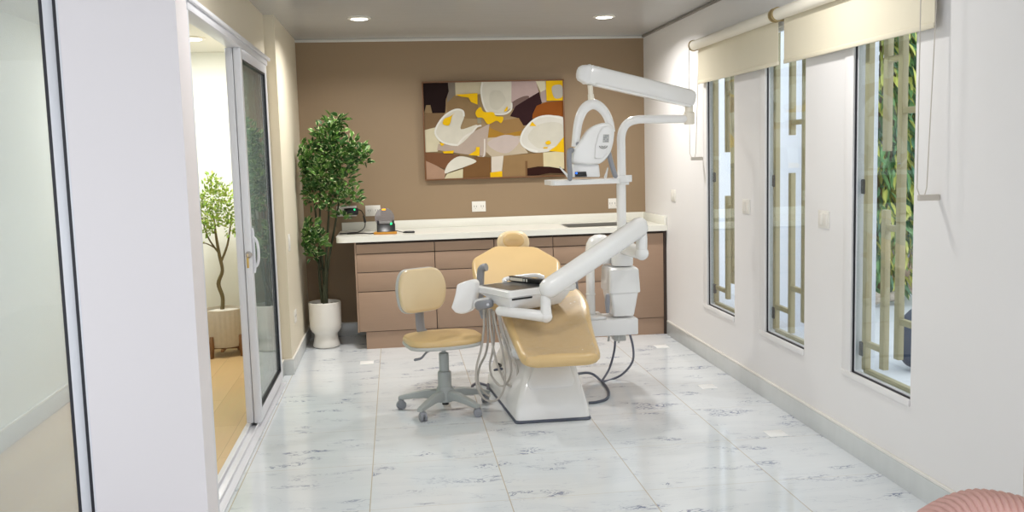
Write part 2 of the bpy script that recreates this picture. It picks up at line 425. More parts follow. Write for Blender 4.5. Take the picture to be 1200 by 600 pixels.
# skirtings: marble with a pale bevelled cap
def skirting(name, lo, hi, cap_lo, cap_hi):
    structure(name, box(box(new(), lo, hi, .002), cap_lo, cap_hi, .003, 1), [M['base'], M['base_cap']])
skirting('baseboard_right', (XR - .014, 2.97, 0), (XR, 7.33, .105), (XR - .014, 2.97, .105), (XR, 7.33, .118))
skirting('baseboard_left', (XL, 6.62, 0), (XL + .013, 8.0, .105), (XL, 6.62, .105), (XL + .013, 8.0, .114))
skirting('baseboard_jamb', (-.84, 6.607, 0), (XL + .013, 6.62, .105), (-.84, 6.607, .105), (XL + .013, 6.62, .114))
skirting('baseboard_pier', (-.835, 6.36, 0), (-.822, 6.607, .105), (-.835, 6.36, .105), (-.822, 6.607, .114))
skirting('baseboard_back', (XL + .013, 7.987, 0), (-.28, 8.0, .105), (XL + .013, 7.987, .105), (-.28, 8.0, .114))
skirting('baseboard_office_back', (-2.14, 7.837, 0), (-.93, 7.85, .13), (-2.14, 7.837, .13), (-.93, 7.85, .14))
skirting('baseboard_office_left', (-2.14, 3.9, 0), (-2.126, 7.837, .105), (-2.14, 3.9, .105), (-2.126, 7.837, .118))

# sliding door: header track, threshold, two sliding leaves
b = new(); box(b, (-.875, 3.97, 2.112), (-.795, 6.36, 2.165), .005); box(b, (-.795, 3.97, 2.145), (-.78, 6.40, 2.165), .004)
structure('trim_3', b, M['alu'])
b = new(); box(b, (-.90, 3.97, 0), (-.785, 6.36, .012), .003); box(b, (-.825, 3.97, .012), (-.818, 6.36, .03), .001); box(b, (-.868, 3.97, .012), (-.861, 6.36, .03), .001)
structure('trim_4', b, M['alu'])
b = new(); box(b, (-.90, 3.97, 0), (-.80, 4.0, 2.112), .003); structure('trim_5', b, M['alu'])
def sliding_leaf(name, x0, x1, y0, y1, handle):
    r = struct_root(name, ((x0 + x1) / 2, (y0 + y1) / 2, .012))
    z0, z1 = .03, 2.112; s = .055; b = new()
    box(b, (x0, y0, z0), (x1, y0 + s, z1), .004); box(b, (x0, y1 - s, z0), (x1, y1, z1), .004)
    box(b, (x0, y0 + s, z0), (x1, y1 - s, z0 + .07), .004); box(b, (x0, y0 + s, z1 - .055), (x1, y1 - s, z1), .004)
    obj('frame', b, M['alu'], r)
    xm = (x0 + x1) / 2; b = new()
    for q in ((y0 + s, y0 + s + .012), (y1 - s - .012, y1 - s)): box(b, (x0 + .004, q[0], z0 + .07), (x1 - .004, q[1], z1 - .055))
    box(b, (x0 + .004, y0 + s, z0 + .07), (x1 - .004, y1 - s, z0 + .08)); box(b, (x0 + .004, y0 + s, z1 - .065), (x1 - .004, y1 - s, z1 - .055))
    obj('gasket', b, M['gasket'], r)
    obj('pane', B1((xm - .004, y0 + s + .004, z0 + .074), (xm + .004, y1 - s - .004, z1 - .058)), M['glass_door'], r)
    if handle:
        hx = x1; y = y0 + .03; b = new()
        tube(b, [(hx, y, .915), (hx + .018, y, .92), (hx + .030, y, .955), (hx + .030, y, 1.03), (hx + .018, y, 1.07), (hx, y, 1.075)], .008, 10, smooth=6)
        tube(b, [(hx + .004, y, .88), (hx + .008, y, .90), (hx + .008, y, 1.11), (hx + .004, y, 1.13)], .007, 8)
        obj('handle', b, M['alu'], r)
        lk = obj('lock', lathe(new(), [(0, .012), (.018, .012), (.020, 0), (0, 0)], (x0 + .022, y0, .985), 20, rot=Matrix.Rotation(PI / 2, 3, 'X')), M['chrome'], r)
        b = new(); box(b, (x0 + .018, y0 - .035, .975), (x0 + .021, y0 - .010, .992), .001); box(b, (x0 + .014, y0 - .034, .915), (x0 + .026, y0 - .030, .972), .002)
        obj('key', b, M['brasskey'], r)
sliding_leaf('door_1', -.842, -.802, 5.30, 6.34, True)
sliding_leaf('door_2', -.886, -.846, 5.31, 6.35, False)

# glazed office front beside the white stub wall
r = struct_root('window_4', (-1.7, 3.83, 0)); b = new()
box(b, (-1.235, 3.775, 0), (-1.225, 3.90, 2.30), .002)
box(b, (-1.293, 3.80, 0), (-1.247, 3.86, 2.30), .004); box(b, (-2.14, 3.80, 0), (-2.09, 3.86, 2.30), .004)
box(b, (-2.09, 3.80, 0), (-1.293, 3.86, .06), .004); box(b, (-2.09, 3.80, 2.24), (-1.293, 3.86, 2.30), .004)
obj('frame', b, M['alu'], r)
b = new(); box(b, (-1.249, 3.782, 0), (-1.235, 3.85, 2.30)); box(b, (-1.308, 3.81, .06), (-1.293, 3.85, 2.24)); obj('gasket', b, M['gasket'], r)
obj('pane', B1((-2.09, 3.826, .06), (-1.308, 3.834, 2.24)), M['glass_front'], r)

# three tall windows: reveal trim, frame with gasket, pane
for i, (y0, y1) in enumerate(WINS):
    r = struct_root('window_%d' % (i + 1), (XR, (y0 + y1) / 2, WZ0)); b = new()
    box(b, (XR - .006, y1, WZ0 - .02), (XR, y1 + .085, WZ1 + .05), .002)                 # far reveal trim
    box(b, (XR - .010, y0 - .0, WZ0 - .03), (XR, y1 + .085, WZ0), .003)                  # sill strip
    obj('sill', b, M['wall_white'], r)
    b = new(); a, c = XR + .012, XR + .03
    box(b, (a, y0, WZ0), (c, y0 + .02, WZ1)); box(b, (a, y1 - .012, WZ0), (XO, y1, WZ1)); box(b, (a, y0, WZ0), (c, y1, WZ0 + .012)); box(b, (a, y0, WZ1 - .02), (c, y1, WZ1))
    obj('frame', b, M['alu'], r)
    b = new(); g0 = XR + .004
    box(b, (g0, y1 - .007, WZ0 + .0), (a, y1, WZ1)); box(b, (g0, y0, WZ0), (a, y1, WZ0 + .007)); obj('gasket', b, M['gasket'], r)
    obj('pane', B1((XR + .016, y0 + .02, WZ0 + .012), (XR + .020, y1 - .012, WZ1 - .02)), M['glass'], r)

# outdoor grilles of staggered square bars
GR = [ # (bars: (dy from y0, z0, z1)), (rungs: dyA, dyB, z)
 ([(.49, .42, 2.15), (.255, 1.47, 2.15), (.255, .48, 1.18), (.145, .60, 2.15), (.015, .42, 2.15)], [(.255, .145, 1.86), (.145, .015, 1.63), (.255, .145, 1.11), (.145, .015, .70), (.49, .255, .53)]),
 ([(.49, .42, 2.15), (.275, 1.56, 2.15), (.275, .44, 1.35), (.105, .53, 2.15), (.015, .42, 2.15)], [(.105, .015, 1.87), (.275, .105, 1.63), (.105, .015, 1.11), (.275, .105, .70), (.49, .275, .56)]),
 ([(.475, .42, 2.15), (.31, 1.465, 2.15), (.31, .46, 1.20), (.185, .535, 2.15), (.015, .42, 2.15)], [(.31, .185, 1.87), (.185, .015, 1.64), (.31, .185, 1.12), (.185, .015, .71), (.475, .31, .55)]),
]
GL = ['beige steel bar grille outside the window farthest from the camera', 'beige steel bar grille outside the middle of three windows', 'beige steel bar grille outside the nearest window, green leaves behind']
for (y0, y1), (bars, rungs), lb in zip(WINS, GR, GL):
    x0, x1 = 2.194, 2.222; w = .019
    t = thing('window_grille', lb, 'window grille', (2.208, (y0 + y1) / 2, WZ0), 'window grilles outside')
    for dy, z0, z1 in bars: obj('bar', B1((x0, y0 + dy - w, z0), (x1, y0 + dy + w, z1), .002), M['grille'], t)
    for da, db, z in rungs: obj('rung', B1((x0 + .002, y0 + db + w, z - .014), (x1 - .002, y0 + da - w, z + .014), .002), M['grille'], t)
    obj('bottom_rail', B1((x0, y0 + .015, WZ0 + .001), (x1, y0 + .475, WZ0 + .03), .002), M['grille'], t)
    for z in (1.30, .52): obj('bracket', B1((x0 - .006, y1 - .05, z - .035), (x0 + .012, y1 - .016, z + .035), .006), M['grille_dark'], t)

# ================================================================ OUTSIDE
structure('ground', B1((2.24, .0, -.2), (14, 20, -.05)), M['pave'])
A0, A1, A2, A3 = V((3.20, 5.95, -.05)), V((3.9, 14, -.05)), V((4.1, 14, -.05)), V((3.27, 6.08, -.05))
structure('wall_outside', prism(new(), [A0, A1, A2, A3], (0, 0, 3.4)), M['out_white'])
structure('wall_outside_far', B1((3.9, 11.2, -.05), (12, 11.4, 2.2)), M['out_blue'])
o = obj('leaf_litter', B1((4.2, 9.0, -.049), (9, 11.1, -.01), .01), M['litter']); o['kind'] = 'stuff'; tag(o, 'brown leaf litter bed under the greenery outside', 'leaf litter')
rnd = random.Random(4)
def leafmesh(bm, p, d, L, W, roll, mi, mi_edge=None, fold=.25):
    d = V(d).normalized(); ref = V((0, 0, 1)) if abs(d.z) < .9 else V((1, 0, 0)); s = d.cross(ref).normalized()
    s = Matrix.Rotation(roll, 3, d) @ s; n = s.cross(d)
    P = [p, p + d * L * .3 + s * W * .46 + n * W * fold, p + d * L * .68 + s * W * .36 + n * W * fold, p + d * L, p + d * L * .68 - s * W * .36 + n * W * fold, p + d * L * .3 - s * W * .46 + n * W * fold]
    m1, m2 = p + d * L * .3, p + d * L * .68
    vs = [bm.verts.new(q) for q in P]; a = bm.verts.new(m1); c = bm.verts.new(m2)
    fs = [(vs[0], vs[1], a), (a, vs[1], vs[2], c), (c, vs[2], vs[3]), (vs[0], a, vs[5]), (a, c, vs[4], vs[5]), (c, vs[3], vs[4])]
    for f in fs: bm.faces.new(f).material_index = mi
    if mi_edge is not None:       # pale margin: a slim second strip along each side
        for sgn, i1, i2 in ((1, 1, 2), (-1, 5, 4)):
            q = [vs[i1].co + s * sgn * W * .15, vs[i2].co + s * sgn * W * .15]
            e = [bm.verts.new(x) for x in q]
            bm.faces.new((vs[i1], e[0], e[1], vs[i2])).material_index = mi_edge
def rdir(zb=0.0):
    a = rnd.uniform(0, 2 * PI); z = rnd.uniform(-1, 1); q = math.sqrt(1 - z * z); return V((q * math.cos(a), q * math.sin(a), z + zb))
def shrub(label, c, rx, ry, z0, z1, n, L):
    t = thing('leafy_tree', label, 'tree', (c[0], c[1], .0), 'trees outside')
    b = new()
    for k in range(3): tube(b, [(c[0] + .05 * k, c[1], 0), (c[0] + .1 * (k - 1), c[1] + .05, .5 * (z0 + z1) * .6), (c[0] + .25 * (k - 1), c[1], z1 * .8)], [.035, .028, .012], 8, smooth=5)
    obj('trunk', b, M['bark'], t)
    b = new()
    for k in range(n):
        d = rdir(); rr = rnd.uniform(.35, 1) ** .5
        p = V((c[0] + d.x * rx * rr, c[1] + d.y * ry * rr, (z0 + z1) / 2 + d.z * (z1 - z0) / 2 * rr))
        if p.z < .05: continue
        dd = V((d.x * .5 + rnd.uniform(-.4, .4), d.y * .5 + rnd.uniform(-.4, .4), -rnd.uniform(.3, 1.2)))
        leafmesh(b, p, dd, L * rnd.uniform(.7, 1.3), L * .27, rnd.uniform(-1.2, 1.2), rnd.choice([0, 0, 0, 1, 2, 2] if rnd.random() > .25 else [1]))
    obj('foliage', b, [M['leaf_x1'], M['leaf_x2'], M['leaf_x3']], t)
shrub('leafy green tree outside the nearest window, close to the white wall', (4.75, 8.75), .72, .55, .0, 4.2, 6000, .19)
shrub('yellow-green leafy tree outside, at the right edge of the nearest window', (6.35, 9.5), .95, .7, .0, 4.2, 6000, .20)
for k, (x, y, s) in enumerate([(4.45, 8.35, .09), (4.7, 8.42, .07), (5.0, 8.3, .10), (5.35, 8.45, .08)]):
    b = new(); sphere(b, (x, y, s * .45), s, (1.2, .9, .7), seg=12)
    for v in b.verts: v.co += V((rnd.uniform(-1, 1), rnd.uniform(-1, 1), rnd.uniform(-1, 1))) * s * .12
    tag(obj('rock', b, M['rock'], loc=(x, y, -.03), angle=15), ['pale rock at the left end of the row edging the planting outside', 'small pale rock second from the left end of the row outside', 'larger pale rock third in the row edging the planting outside', 'pale rock at the right end of the row edging the planting outside'][k], 'rock', 'rocks edging the planting')
# wheel standing on the paving
wc = V((3.52, 5.95, .17)); t = thing('wheel', 'dark blue-grey wheel standing on the paving outside the nearest window', 'wheel', (wc.x, wc.y, -.05))
ang = Matrix.Rotation(.5, 3, 'Z'); b = new(); rr, tt = .16, .055; rings = []
for k in range(36):
    a = 2 * PI * k / 36; ring = []
    for j in range(12):
        c2 = 2 * PI * j / 12; rad = rr + tt * math.cos(c2); ring.append(wc + ang @ V((rad * math.cos(a), tt * 1.1 * math.sin(c2), rad * math.sin(a))))
    rings.append(ring)
rings.append(rings[0]); loft(b, rings, cap=False); bmesh.ops.remove_doubles(b, verts=b.verts, dist=1e-5); obj('tyre', b, M['rubber'], t)
obj('rim', lathe(new(), [(0, -.02), (.10, -.03), (.115, -.03), (.115, .03), (.10, .03), (0, .02)], wc, 28, rot=ang @ Matrix.Rotation(PI / 2, 3, 'X')), M['steel'], t)

# ================================================================ BLINDS
def blind(label, y0, y1, cord_y, cord_z, cside):
    x = 2.095; t = thing('roller_blind', label, 'roller blind', (x, (y0 + y1) / 2, 2.21), 'roller blinds on the right wall')
    RX = Matrix.Rotation(-PI / 2, 3, 'X')
    obj('roll', lathe(new(), [(0, 0), (.033, 0), (.033, y1 - y0 - .02), (0, y1 - y0 - .02)], (x, y0 + .01, 2.212), 28, rot=RX), M['blind_roll'], t)
    for y in (y0 - .004, y1 - .012):
        b = new(); lathe(b, [(0, 0), (.039, 0), (.039, .012), (0, .012)], (x, y, 2.212), 28, rot=RX); box(b, (x, y, 2.18), (XR - .0, y + .012, 2.245), .003)
        obj('bracket', b, M['brass'], t)
    b = new(); N = 24; fr = []
    for k in range(N + 1):
        z = 2.205 - (2.205 - 1.965) * k / N; fr.append(z)
    box(b, (x + .026, y0 + .02, 1.965), (x + .029, y1 - .025, 2.215)); obj('fabric', b, M['blind'], t)
    b = new(); box(b, (x + .021, y0 + .02, 1.945), (x + .034, y1 - .025, 1.968), .005); obj('bottom_bar', b, M['blind'], t)
    b = new(); yy = cord_y
    tube(b, [(x - .036, yy, 2.22), (x - .036, yy, cord_z + .04), (x - .02, yy + .006, cord_z + .005), (x + .0, yy + .01, cord_z), (x + .012, yy + .012, cord_z + .04), (x + .036, yy, 2.22)], .0022, 6)
    box(b, (x - .025, yy, cord_z - .012), (XR, yy + .02, cord_z + .012), .004)
    obj('cord', b, M['cord'], t)
blind('cream roller blind over the two farther windows, rolled up high', 5.02, 6.44, 6.425, 1.43, 1)
blind('cream roller blind at the near end, hanging over nearest window', 3.50, 4.985, 3.515, 1.28, -1)

# ================================================================ LIGHTS IN THE CEILING
def downlight(x, y, z, r, label, group='round ceiling lights', power=23):
    t = thing('ceiling_light', label, 'ceiling light', (x, y, z), group)
    obj('trim_ring', lathe(new(), [(r, 0), (r + .012, 0), (r + .014, -.006), (r, -.010)], (x, y, z), 36), M['plate'], t)
    obj('diffuser', lathe(new(), [(0, -.001), (r - .001, -.001), (r - .001, -.008), (r * .8, -.011), (0, -.011)], (x, y, z), 36), M['lamp'], t)
    ld = bpy.data.lights.new('disk_light', 'AREA'); ld.shape = 'DISK'; ld.size = r * 2; ld.spread = math.radians(155 if z > 2.4 else 180); ld.energy = power * .9; ld.color = (1.0, .985, .96)
    lo = bpy.data.objects.new('disk_light', ld); COL.objects.link(lo); lo.location = (x, y, z - .02)
downlight(-.204, 6.795, ZC, .068, 'round recessed ceiling light on the left, toward the tall plant')
downlight(1.555, 6.831, ZC, .068, 'round recessed ceiling light on the right, above the dental lamp arm')
downlight(-1.415, 6.95, 2.37, .12, 'large round ceiling light in the adjoining room with oak floor', 'office ceiling light', 26)
for x, y in ((-.2, 4.2), (1.555, 4.2)):  # added lights, unseen and without fixtures, to brighten the near half
    ld = bpy.data.lights.new('disk_light', 'AREA'); ld.shape = 'DISK'; ld.size = .14; ld.energy = 11; ld.color = (1, .985, .965)
    lo = bpy.data.objects.new('disk_light', ld); COL.objects.link(lo); lo.location = (x, y, ZC - .02)

# ================================================================ CABINETS, COUNTER
YF = 7.36
def cabinet(x0, x1, rows, label):
    t = thing('base_cabinet', label, 'cabinet', ((x0 + x1) / 2, 7.68, 0), 'brown cabinets under the counter')
    b = B1((x0 + .001, YF + .02, .135), (x1 - .001, 7.985, .745 if x0 > 1.1 else .845))
    if x0 > 1.1: box(b, (x0 + .001, YF + .02, .745), (x1 - .001, YF + .06, .845))     # open top below the sink
    obj('body', b, M['lam_shaded'], t)
    if x0 < 0: obj('side_panel', B1((x0 - .012, YF, .135), (x0 + .001, 7.985, .845), .001), M['lam'], t)
    obj('plinth', B1((x0 + (.05 if x0 < 0 else .001), YF + .012, 0), (x1 - .001, 7.96, .135)), M['lam'], t)
    for (z0, z1) in rows:
        obj('drawer' if len(rows) > 1 else 'door', B1((x0 + .003, YF, z0 + .003), (x1 - .003, YF + .019, z1 - .003), .0012), M['lam'], t)
ROWS = [(.754, .832), (.608, .754), (.456, .608), (.138, .456)]
cabinet(-.325, .285, ROWS, 'brown four-drawer cabinet at left end of counter, beside the potted plant')
cabinet(.285, .755, ROWS, 'brown four-drawer cabinet second from the left, behind the stool')
cabinet(.755, 1.228, ROWS, 'brown four-drawer cabinet behind the headrest of the dental chair')
cabinet(1.228, 1.70, ROWS, 'brown four-drawer cabinet behind the white unit box and pole')
cabinet(1.70, 2.135, [(.138, .832)], 'brown one-door cabinet at right end of counter, against white wall')
obj_f = B1((2.135, YF + .002, .0), (2.159, 7.985, .845)); tag(obj('filler_panel', obj_f, M['lam_shaded'], loc=(2.147, 7.6, 0)), 'narrow dark filler strip between the cabinets and right wall', 'panel')
# worktop with a real sink hole, rounded free corner, upstand along both walls
ct = thing('countertop', 'white stone countertop with upstand running along the brown wall', 'countertop', (.85, 7.66, .85))
SX0, SX1, SY0, SY1 = 1.38, 1.92, 7.46, 7.82
b = new(); Y0 = 7.325
out = rounded([(-.475, Y0), (SX0, Y0), (SX0, 7.998), (-.475, 7.998)], [.07, .0001, .0001, .0001], 6)
prism(b, [V((x, y, .850)) for x, y in out], (0, 0, .045))
box(b, (SX1, Y0, .850), (2.158, 7.998, .895)); box(b, (SX0, Y0, .850), (SX1, SY0, .895)); box(b, (SX0, SY1, .850), (SX1, 7.998, .895))
obj('slab', b, M['quartz'], ct)
obj('upstand', B1((-.46, 7.98, .895), (2.158, 7.999, .965), .002), M['quartz'], ct)
obj('upstand', B1((2.138, Y0 + .02, .895), (2.158, 7.98, .965), .002), M['quartz'], ct)
b = new(); rs = []
for ins, z in ((-.012, .8965), (0, .8975), (.004, .89), (.012, .77), (.03, .755)):
    rs.append([V((x, y, z)) for x, y in rounded([(SX0 + ins, SY0 + ins), (SX1 - ins, SY0 + ins), (SX1 - ins, SY1 - ins), (SX0 + ins, SY1 - ins)], .04, 5)])
loft(b, rs, cap=False); t2 = new(); t2.faces.new([t2.verts.new(p) for p in rs[-1]]); merge(b, t2)
tag(obj('sink', b, M['steel'], loc=(1.65, 7.64, .755)), 'dark steel sink set into the countertop behind the pole', 'sink')

# ================================================================ SOCKETS AND SWITCHES
def plate(kind, label, c, axis, w, h, holes, group, cat):
    c = V(c); t = thing(kind, label, cat, c, group); d = .006
    def bx(u0, u1, z0, z1, d0, d1, bev):
        if axis == 'y': return B1((c.x + u0, c.y - d1, c.z + z0), (c.x + u1, c.y - d0, c.z + z1), bev)
        if axis == 'x-': return B1((c.x - d1, c.y + u0, c.z + z0), (c.x - d0, c.y + u1, c.z + z1), bev)
        return B1((c.x + d0, c.y + u0, c.z + z0), (c.x + d1, c.y + u1, c.z + z1), bev)
    obj('plate', bx(-w / 2, w / 2, -h / 2, h / 2, 0, d, .0015), M['plate'], t)
    if holes == 'switch':
        for k in (-1, 1): obj('rocker', bx(k * w * .22 - w * .17, k * w * .22 + w * .17, -h * .33, h * .33, d, d + .003, .001), M['plate'], t)
    else:
        for k in (-1, 1):
            b = new()
            for q in (-.009, .009): merge(b, bx(k * w * .25 + q - .002, k * w * .25 + q + .002, -.006, .010, d - .001, d + .0006, 0))
            merge(b, bx(k * w * .25 - .002, k * w * .25 + .002, -.018, -.013, d - .001, d + .0006, 0))
            obj('socket', b, M['plate_dark'], t)
GS = 'white sockets on the brown wall'
plate('wall_socket', 'white double socket on brown wall with black adapter plugged in', (-.415, 8.0, 1.058), 'y', .165, .088, 's', GS, 'socket')
plate('wall_socket', 'white double socket on brown wall above the round grey shield', (-.197, 8.0, 1.055), 'y', .125, .09, 's', GS, 'socket')
plate('wall_socket', 'white double socket on brown wall directly under the painting', (.70, 8.0, 1.06), 'y', .118, .088, 's', GS, 'socket')
plate('wall_socket', 'white double socket on brown wall just left of the dental pole', (1.875, 8.0, 1.046), 'y', .09, .088, 's', GS, 'socket')
GW = 'white switch plates on the right wall'
plate('wall_switch', 'white switch plate on right wall near the counter end', (XR, 7.15, 1.139), 'x-', .12, .09, 'switch', GW, 'switch')
plate('wall_switch', 'white switch plate between the far and middle windows', (XR, 5.61, 1.134), 'x-', .12, .09, 'switch', GW, 'switch')
plate('wall_switch', 'white switch plate between the middle and nearest windows', (XR, 4.54, 1.124), 'x-', .12, .09, 'switch', GW, 'switch')
GV = 'white plates on the cream left wall'
plate('wall_switch', 'upper white switch plate on cream pier beside sliding door', (XL, 6.80, .915), 'x+', .09, .12, 'switch', GV, 'switch')
plate('wall_socket', 'lower white socket on cream pier beside sliding door, near floor', (XL, 6.95, .36), 'x+', .12, .09, 's', GV, 'socket')

# ================================================================ PAINTING
PX0, PX1, PZ0, PZ1 = .25, 1.455, 1.295, 2.118
pt = thing('painting', 'large abstract painting in brown, cream and yellow on brown wall', 'painting', ((PX0 + PX1) / 2, 7.98, PZ0))
b = new(); fw = .012
for lo, hi in (((PX0, PZ0), (PX1, PZ0 + fw)), ((PX0, PZ1 - fw), (PX1, PZ1)), ((PX0, PZ0 + fw), (PX0 + fw, PZ1 - fw)), ((PX1 - fw, PZ0 + fw), (PX1, PZ1 - fw))):
    box(b, (lo[0], 7.955, lo[1]), (hi[0], 7.998, hi[1]), .002)
obj('frame', b, M['frame_wood'], pt)
pal = []; pidx = {}
def pcol(c):
    if c not in pidx:
        pidx[c] = len(pal); pal.append(mat('paint_%d_%d_%d' % c, tuple(x * .94 for x in c), .7, spec=.08, var=.08, vscale=14))
    return pidx[c]
cv = new(); lay = [0]
def uv(x, y): return (PX0 + fw + (min(max(x, 58), 778) - 58) / 720 * (PX1 - PX0 - 2 * fw), PZ1 - fw - (min(max(y, 65), 548) - 65) / 483 * (PZ1 - PZ0 - 2 * fw))
def patch(c, pts, smooth=True):
    lay[0] += 1; y = 7.972 - lay[0] * .00022
    q = [(p.x, p.y) for p in catmull([V((a, b_, 0)) for a, b_ in pts], 5, True)] if smooth else pts
    f = []; last = None
    for a, b_ in q:
        x, z = uv(a, b_)
        if last and abs(last[0] - x) + abs(last[1] - z) < 1e-4: continue
        f.append(cv.verts.new((x, y, z))); last = (x, z)
    fc = cv.faces.new(f); fc.material_index = pcol(c); fc.normal_update()
    if fc.normal.y > 0: fc.normal_flip()
def stroke(c, pts, w):
    lay[0] += 1; y = 7.972 - lay[0] * .00022; q = catmull([V((a, b_, 0)) for a, b_ in pts], 5); prev = None
    for i, p in enumerate(q):
        d = (q[min(i + 1, len(q) - 1)] - q[max(i - 1, 0)]).normalized(); n = V((-d.y, d.x, 0)) * w / 2
        cur = [cv.verts.new((uv(*(p + n)[:2])[0], y, uv(*(p + n)[:2])[1])), cv.verts.new((uv(*(p - n)[:2])[0], y, uv(*(p - n)[:2])[1]))]
        if prev: cv.faces.new((prev[0], prev[1], cur[1], cur[0])).material_index = pcol(c)
        prev = cur
box(cv, (PX0 + fw, 7.972, PZ0 + fw), (PX1 - fw, 7.996, PZ1 - fw), 0, pcol((165, 140, 105)))
S = False
patch((142, 116, 82), [(175, 120), (335, 150), (335, 250), (250, 245), (175, 220)], S)
patch((198, 186, 158), [(220, 65), (362, 65), (355, 125), (222, 132)], S)
patch((128, 118, 106), [(183, 65), (222, 65), (222, 125), (178, 165)], S)
patch((128, 102, 74), [(58, 215), (165, 212), (120, 300), (58, 300)], S)
patch((212, 202, 172), [(58, 300), (125, 285), (135, 380), (120, 410), (58, 412)], S)
patch((36, 23, 22), [(58, 60), (185, 60), (188, 108), (172, 150), (166, 216), (100, 216), (92, 175), (70, 175), (58, 215)], S)
patch((192, 168, 163), [(508, 60), (640, 60), (655, 130), (560, 180), (505, 190)], S)
patch((222, 214, 186), [(638, 60), (705, 60), (690, 115), (662, 122)], S)
patch((178, 158, 152), [(662, 122), (692, 108), (692, 172), (660, 175)], S)
patch((120, 98, 92), [(505, 175), (560, 145), (600, 140), (590, 165), (540, 200), (505, 200)])
patch((54, 32, 34), [(500, 240), (530, 190), (600, 150), (655, 120), (668, 176), (630, 225), (610, 285), (560, 290), (540, 250)], S)
patch((144, 80, 30), [(618, 232), (640, 190), (690, 172), (778, 168), (778, 252), (700, 244), (640, 256), (615, 255)], S)
patch((156, 122, 78), [(390, 270), (545, 250), (575, 300), (550, 315), (380, 345)], S)
patch((172, 128, 50), [(368, 348), (385, 285), (400, 300), (470, 330), (560, 314), (552, 345)], S)
patch((150, 142, 120), [(328, 215), (352, 215), (350, 275), (330, 272)], S)
patch((196, 180, 156), [(365, 348), (552, 340), (565, 395), (590, 430), (400, 447), (362, 410)], S)
patch((200, 184, 176), [(380, 372), (470, 334), (548, 360), (490, 424), (425, 416)])
patch((212, 206, 190), [(358, 60), (512, 60), (508, 195), (470, 226), (380, 218), (356, 140)], S)
patch((203, 197, 181), [(400, 120), (450, 110), (480, 160), (440, 205), (400, 190)])
stroke((228, 224, 214), [(362, 66), (354, 110), (362, 170), (384, 216), (430, 228), (478, 226), (506, 206), (509, 172)], 9)
patch((184, 166, 152), [(225, 378), (300, 318), (392, 276), (366, 440), (290, 432), (118, 402), (125, 372)], S)
patch((216, 210, 194), [(110, 312), (148, 245), (215, 202), (256, 206), (262, 240), (244, 300), (330, 282), (232, 380), (150, 364)])
stroke((230, 227, 218), [(225, 380), (150, 364), (112, 318), (130, 268), (170, 225), (220, 201), (256, 208), (261, 236)], 9)
stroke((226, 220, 210), [(222, 382), (260, 340), (300, 318), (326, 290), (350, 284)], 9)
stroke((222, 214, 204), [(364, 352), (358, 438), (325, 440)], 7)
patch((220, 216, 206), [(550, 365), (570, 310), (620, 262), (690, 242), (790, 262), (790, 395), (700, 424), (620, 428), (572, 404)])
patch((211, 206, 191), [(590, 350), (640, 290), (730, 275), (778, 300), (778, 380), (700, 400), (640, 405)])
stroke((232, 230, 222), [(776, 258), (700, 243), (630, 258), (572, 312), (552, 366), (576, 402), (640, 424)], 10)
patch((122, 84, 58), [(58, 412), (150, 420), (235, 430), (190, 470), (155, 500), (110, 480), (58, 455)], S)
patch((174, 140, 116), [(58, 455), (110, 480), (160, 510), (150, 548), (58, 548)], S)
patch((214, 204, 170), [(150, 548), (165, 524), (250, 500), (245, 548)], S)
patch((122, 88, 54), [(245, 548), (248, 500), (320, 440), (400, 448), (396, 548)], S)
patch((222, 217, 203), [(152, 520), (175, 470), (225, 438), (280, 445), (318, 466), (260, 490), (195, 510)])
patch((216, 206, 192), [(396, 445), (460, 440), (448, 530), (394, 530)], S)
patch((152, 122, 84), [(460, 440), (668, 430), (668, 505), (580, 548), (448, 548)], S)
patch((216, 204, 166), [(668, 430), (778, 424), (778, 516), (668, 503)], S)
patch((122, 90, 60), [(572, 470), (584, 470), (584, 548), (572, 548)], S)
patch((50, 26, 20), [(582, 508), (640, 500), (700, 503), (778, 518), (778, 540), (700, 536), (640, 545), (582, 545)], S)
YW = (236, 188, 26)
for P in ([(220, 126), (335, 120), (333, 178), (300, 164), (288, 142), (250, 136)], [(690, 60), (778, 60), (778, 166), (692, 166)], [(600, 292), (614, 270), (636, 294)], [(698, 422), (740, 396), (778, 352), (778, 432)], [(145, 410), (204, 406), (200, 422), (152, 420)], [(278, 432), (316, 410), (318, 392), (338, 392), (335, 438)], [(388, 524), (450, 518), (450, 548), (388, 548)]): patch(YW, P, S)
for P in ([(322, 215), (348, 190), (364, 215), (412, 218), (426, 238), (464, 244), (452, 274), (428, 262), (384, 278), (358, 246), (330, 242)], [(152, 272), (160, 246), (190, 234), (214, 220), (200, 234), (184, 278)], [(680, 378), (700, 369), (710, 384), (690, 390)], [(668, 404), (690, 402), (690, 409), (672, 409)], [(468, 216), (486, 190), (486, 210)], [(134, 366), (156, 372), (142, 382)]): patch(YW, P)
patch((186, 180, 168), [(722, 96), (772, 90), (776, 145), (734, 152)])
obj('canvas', cv, pal, pt, angle=180)

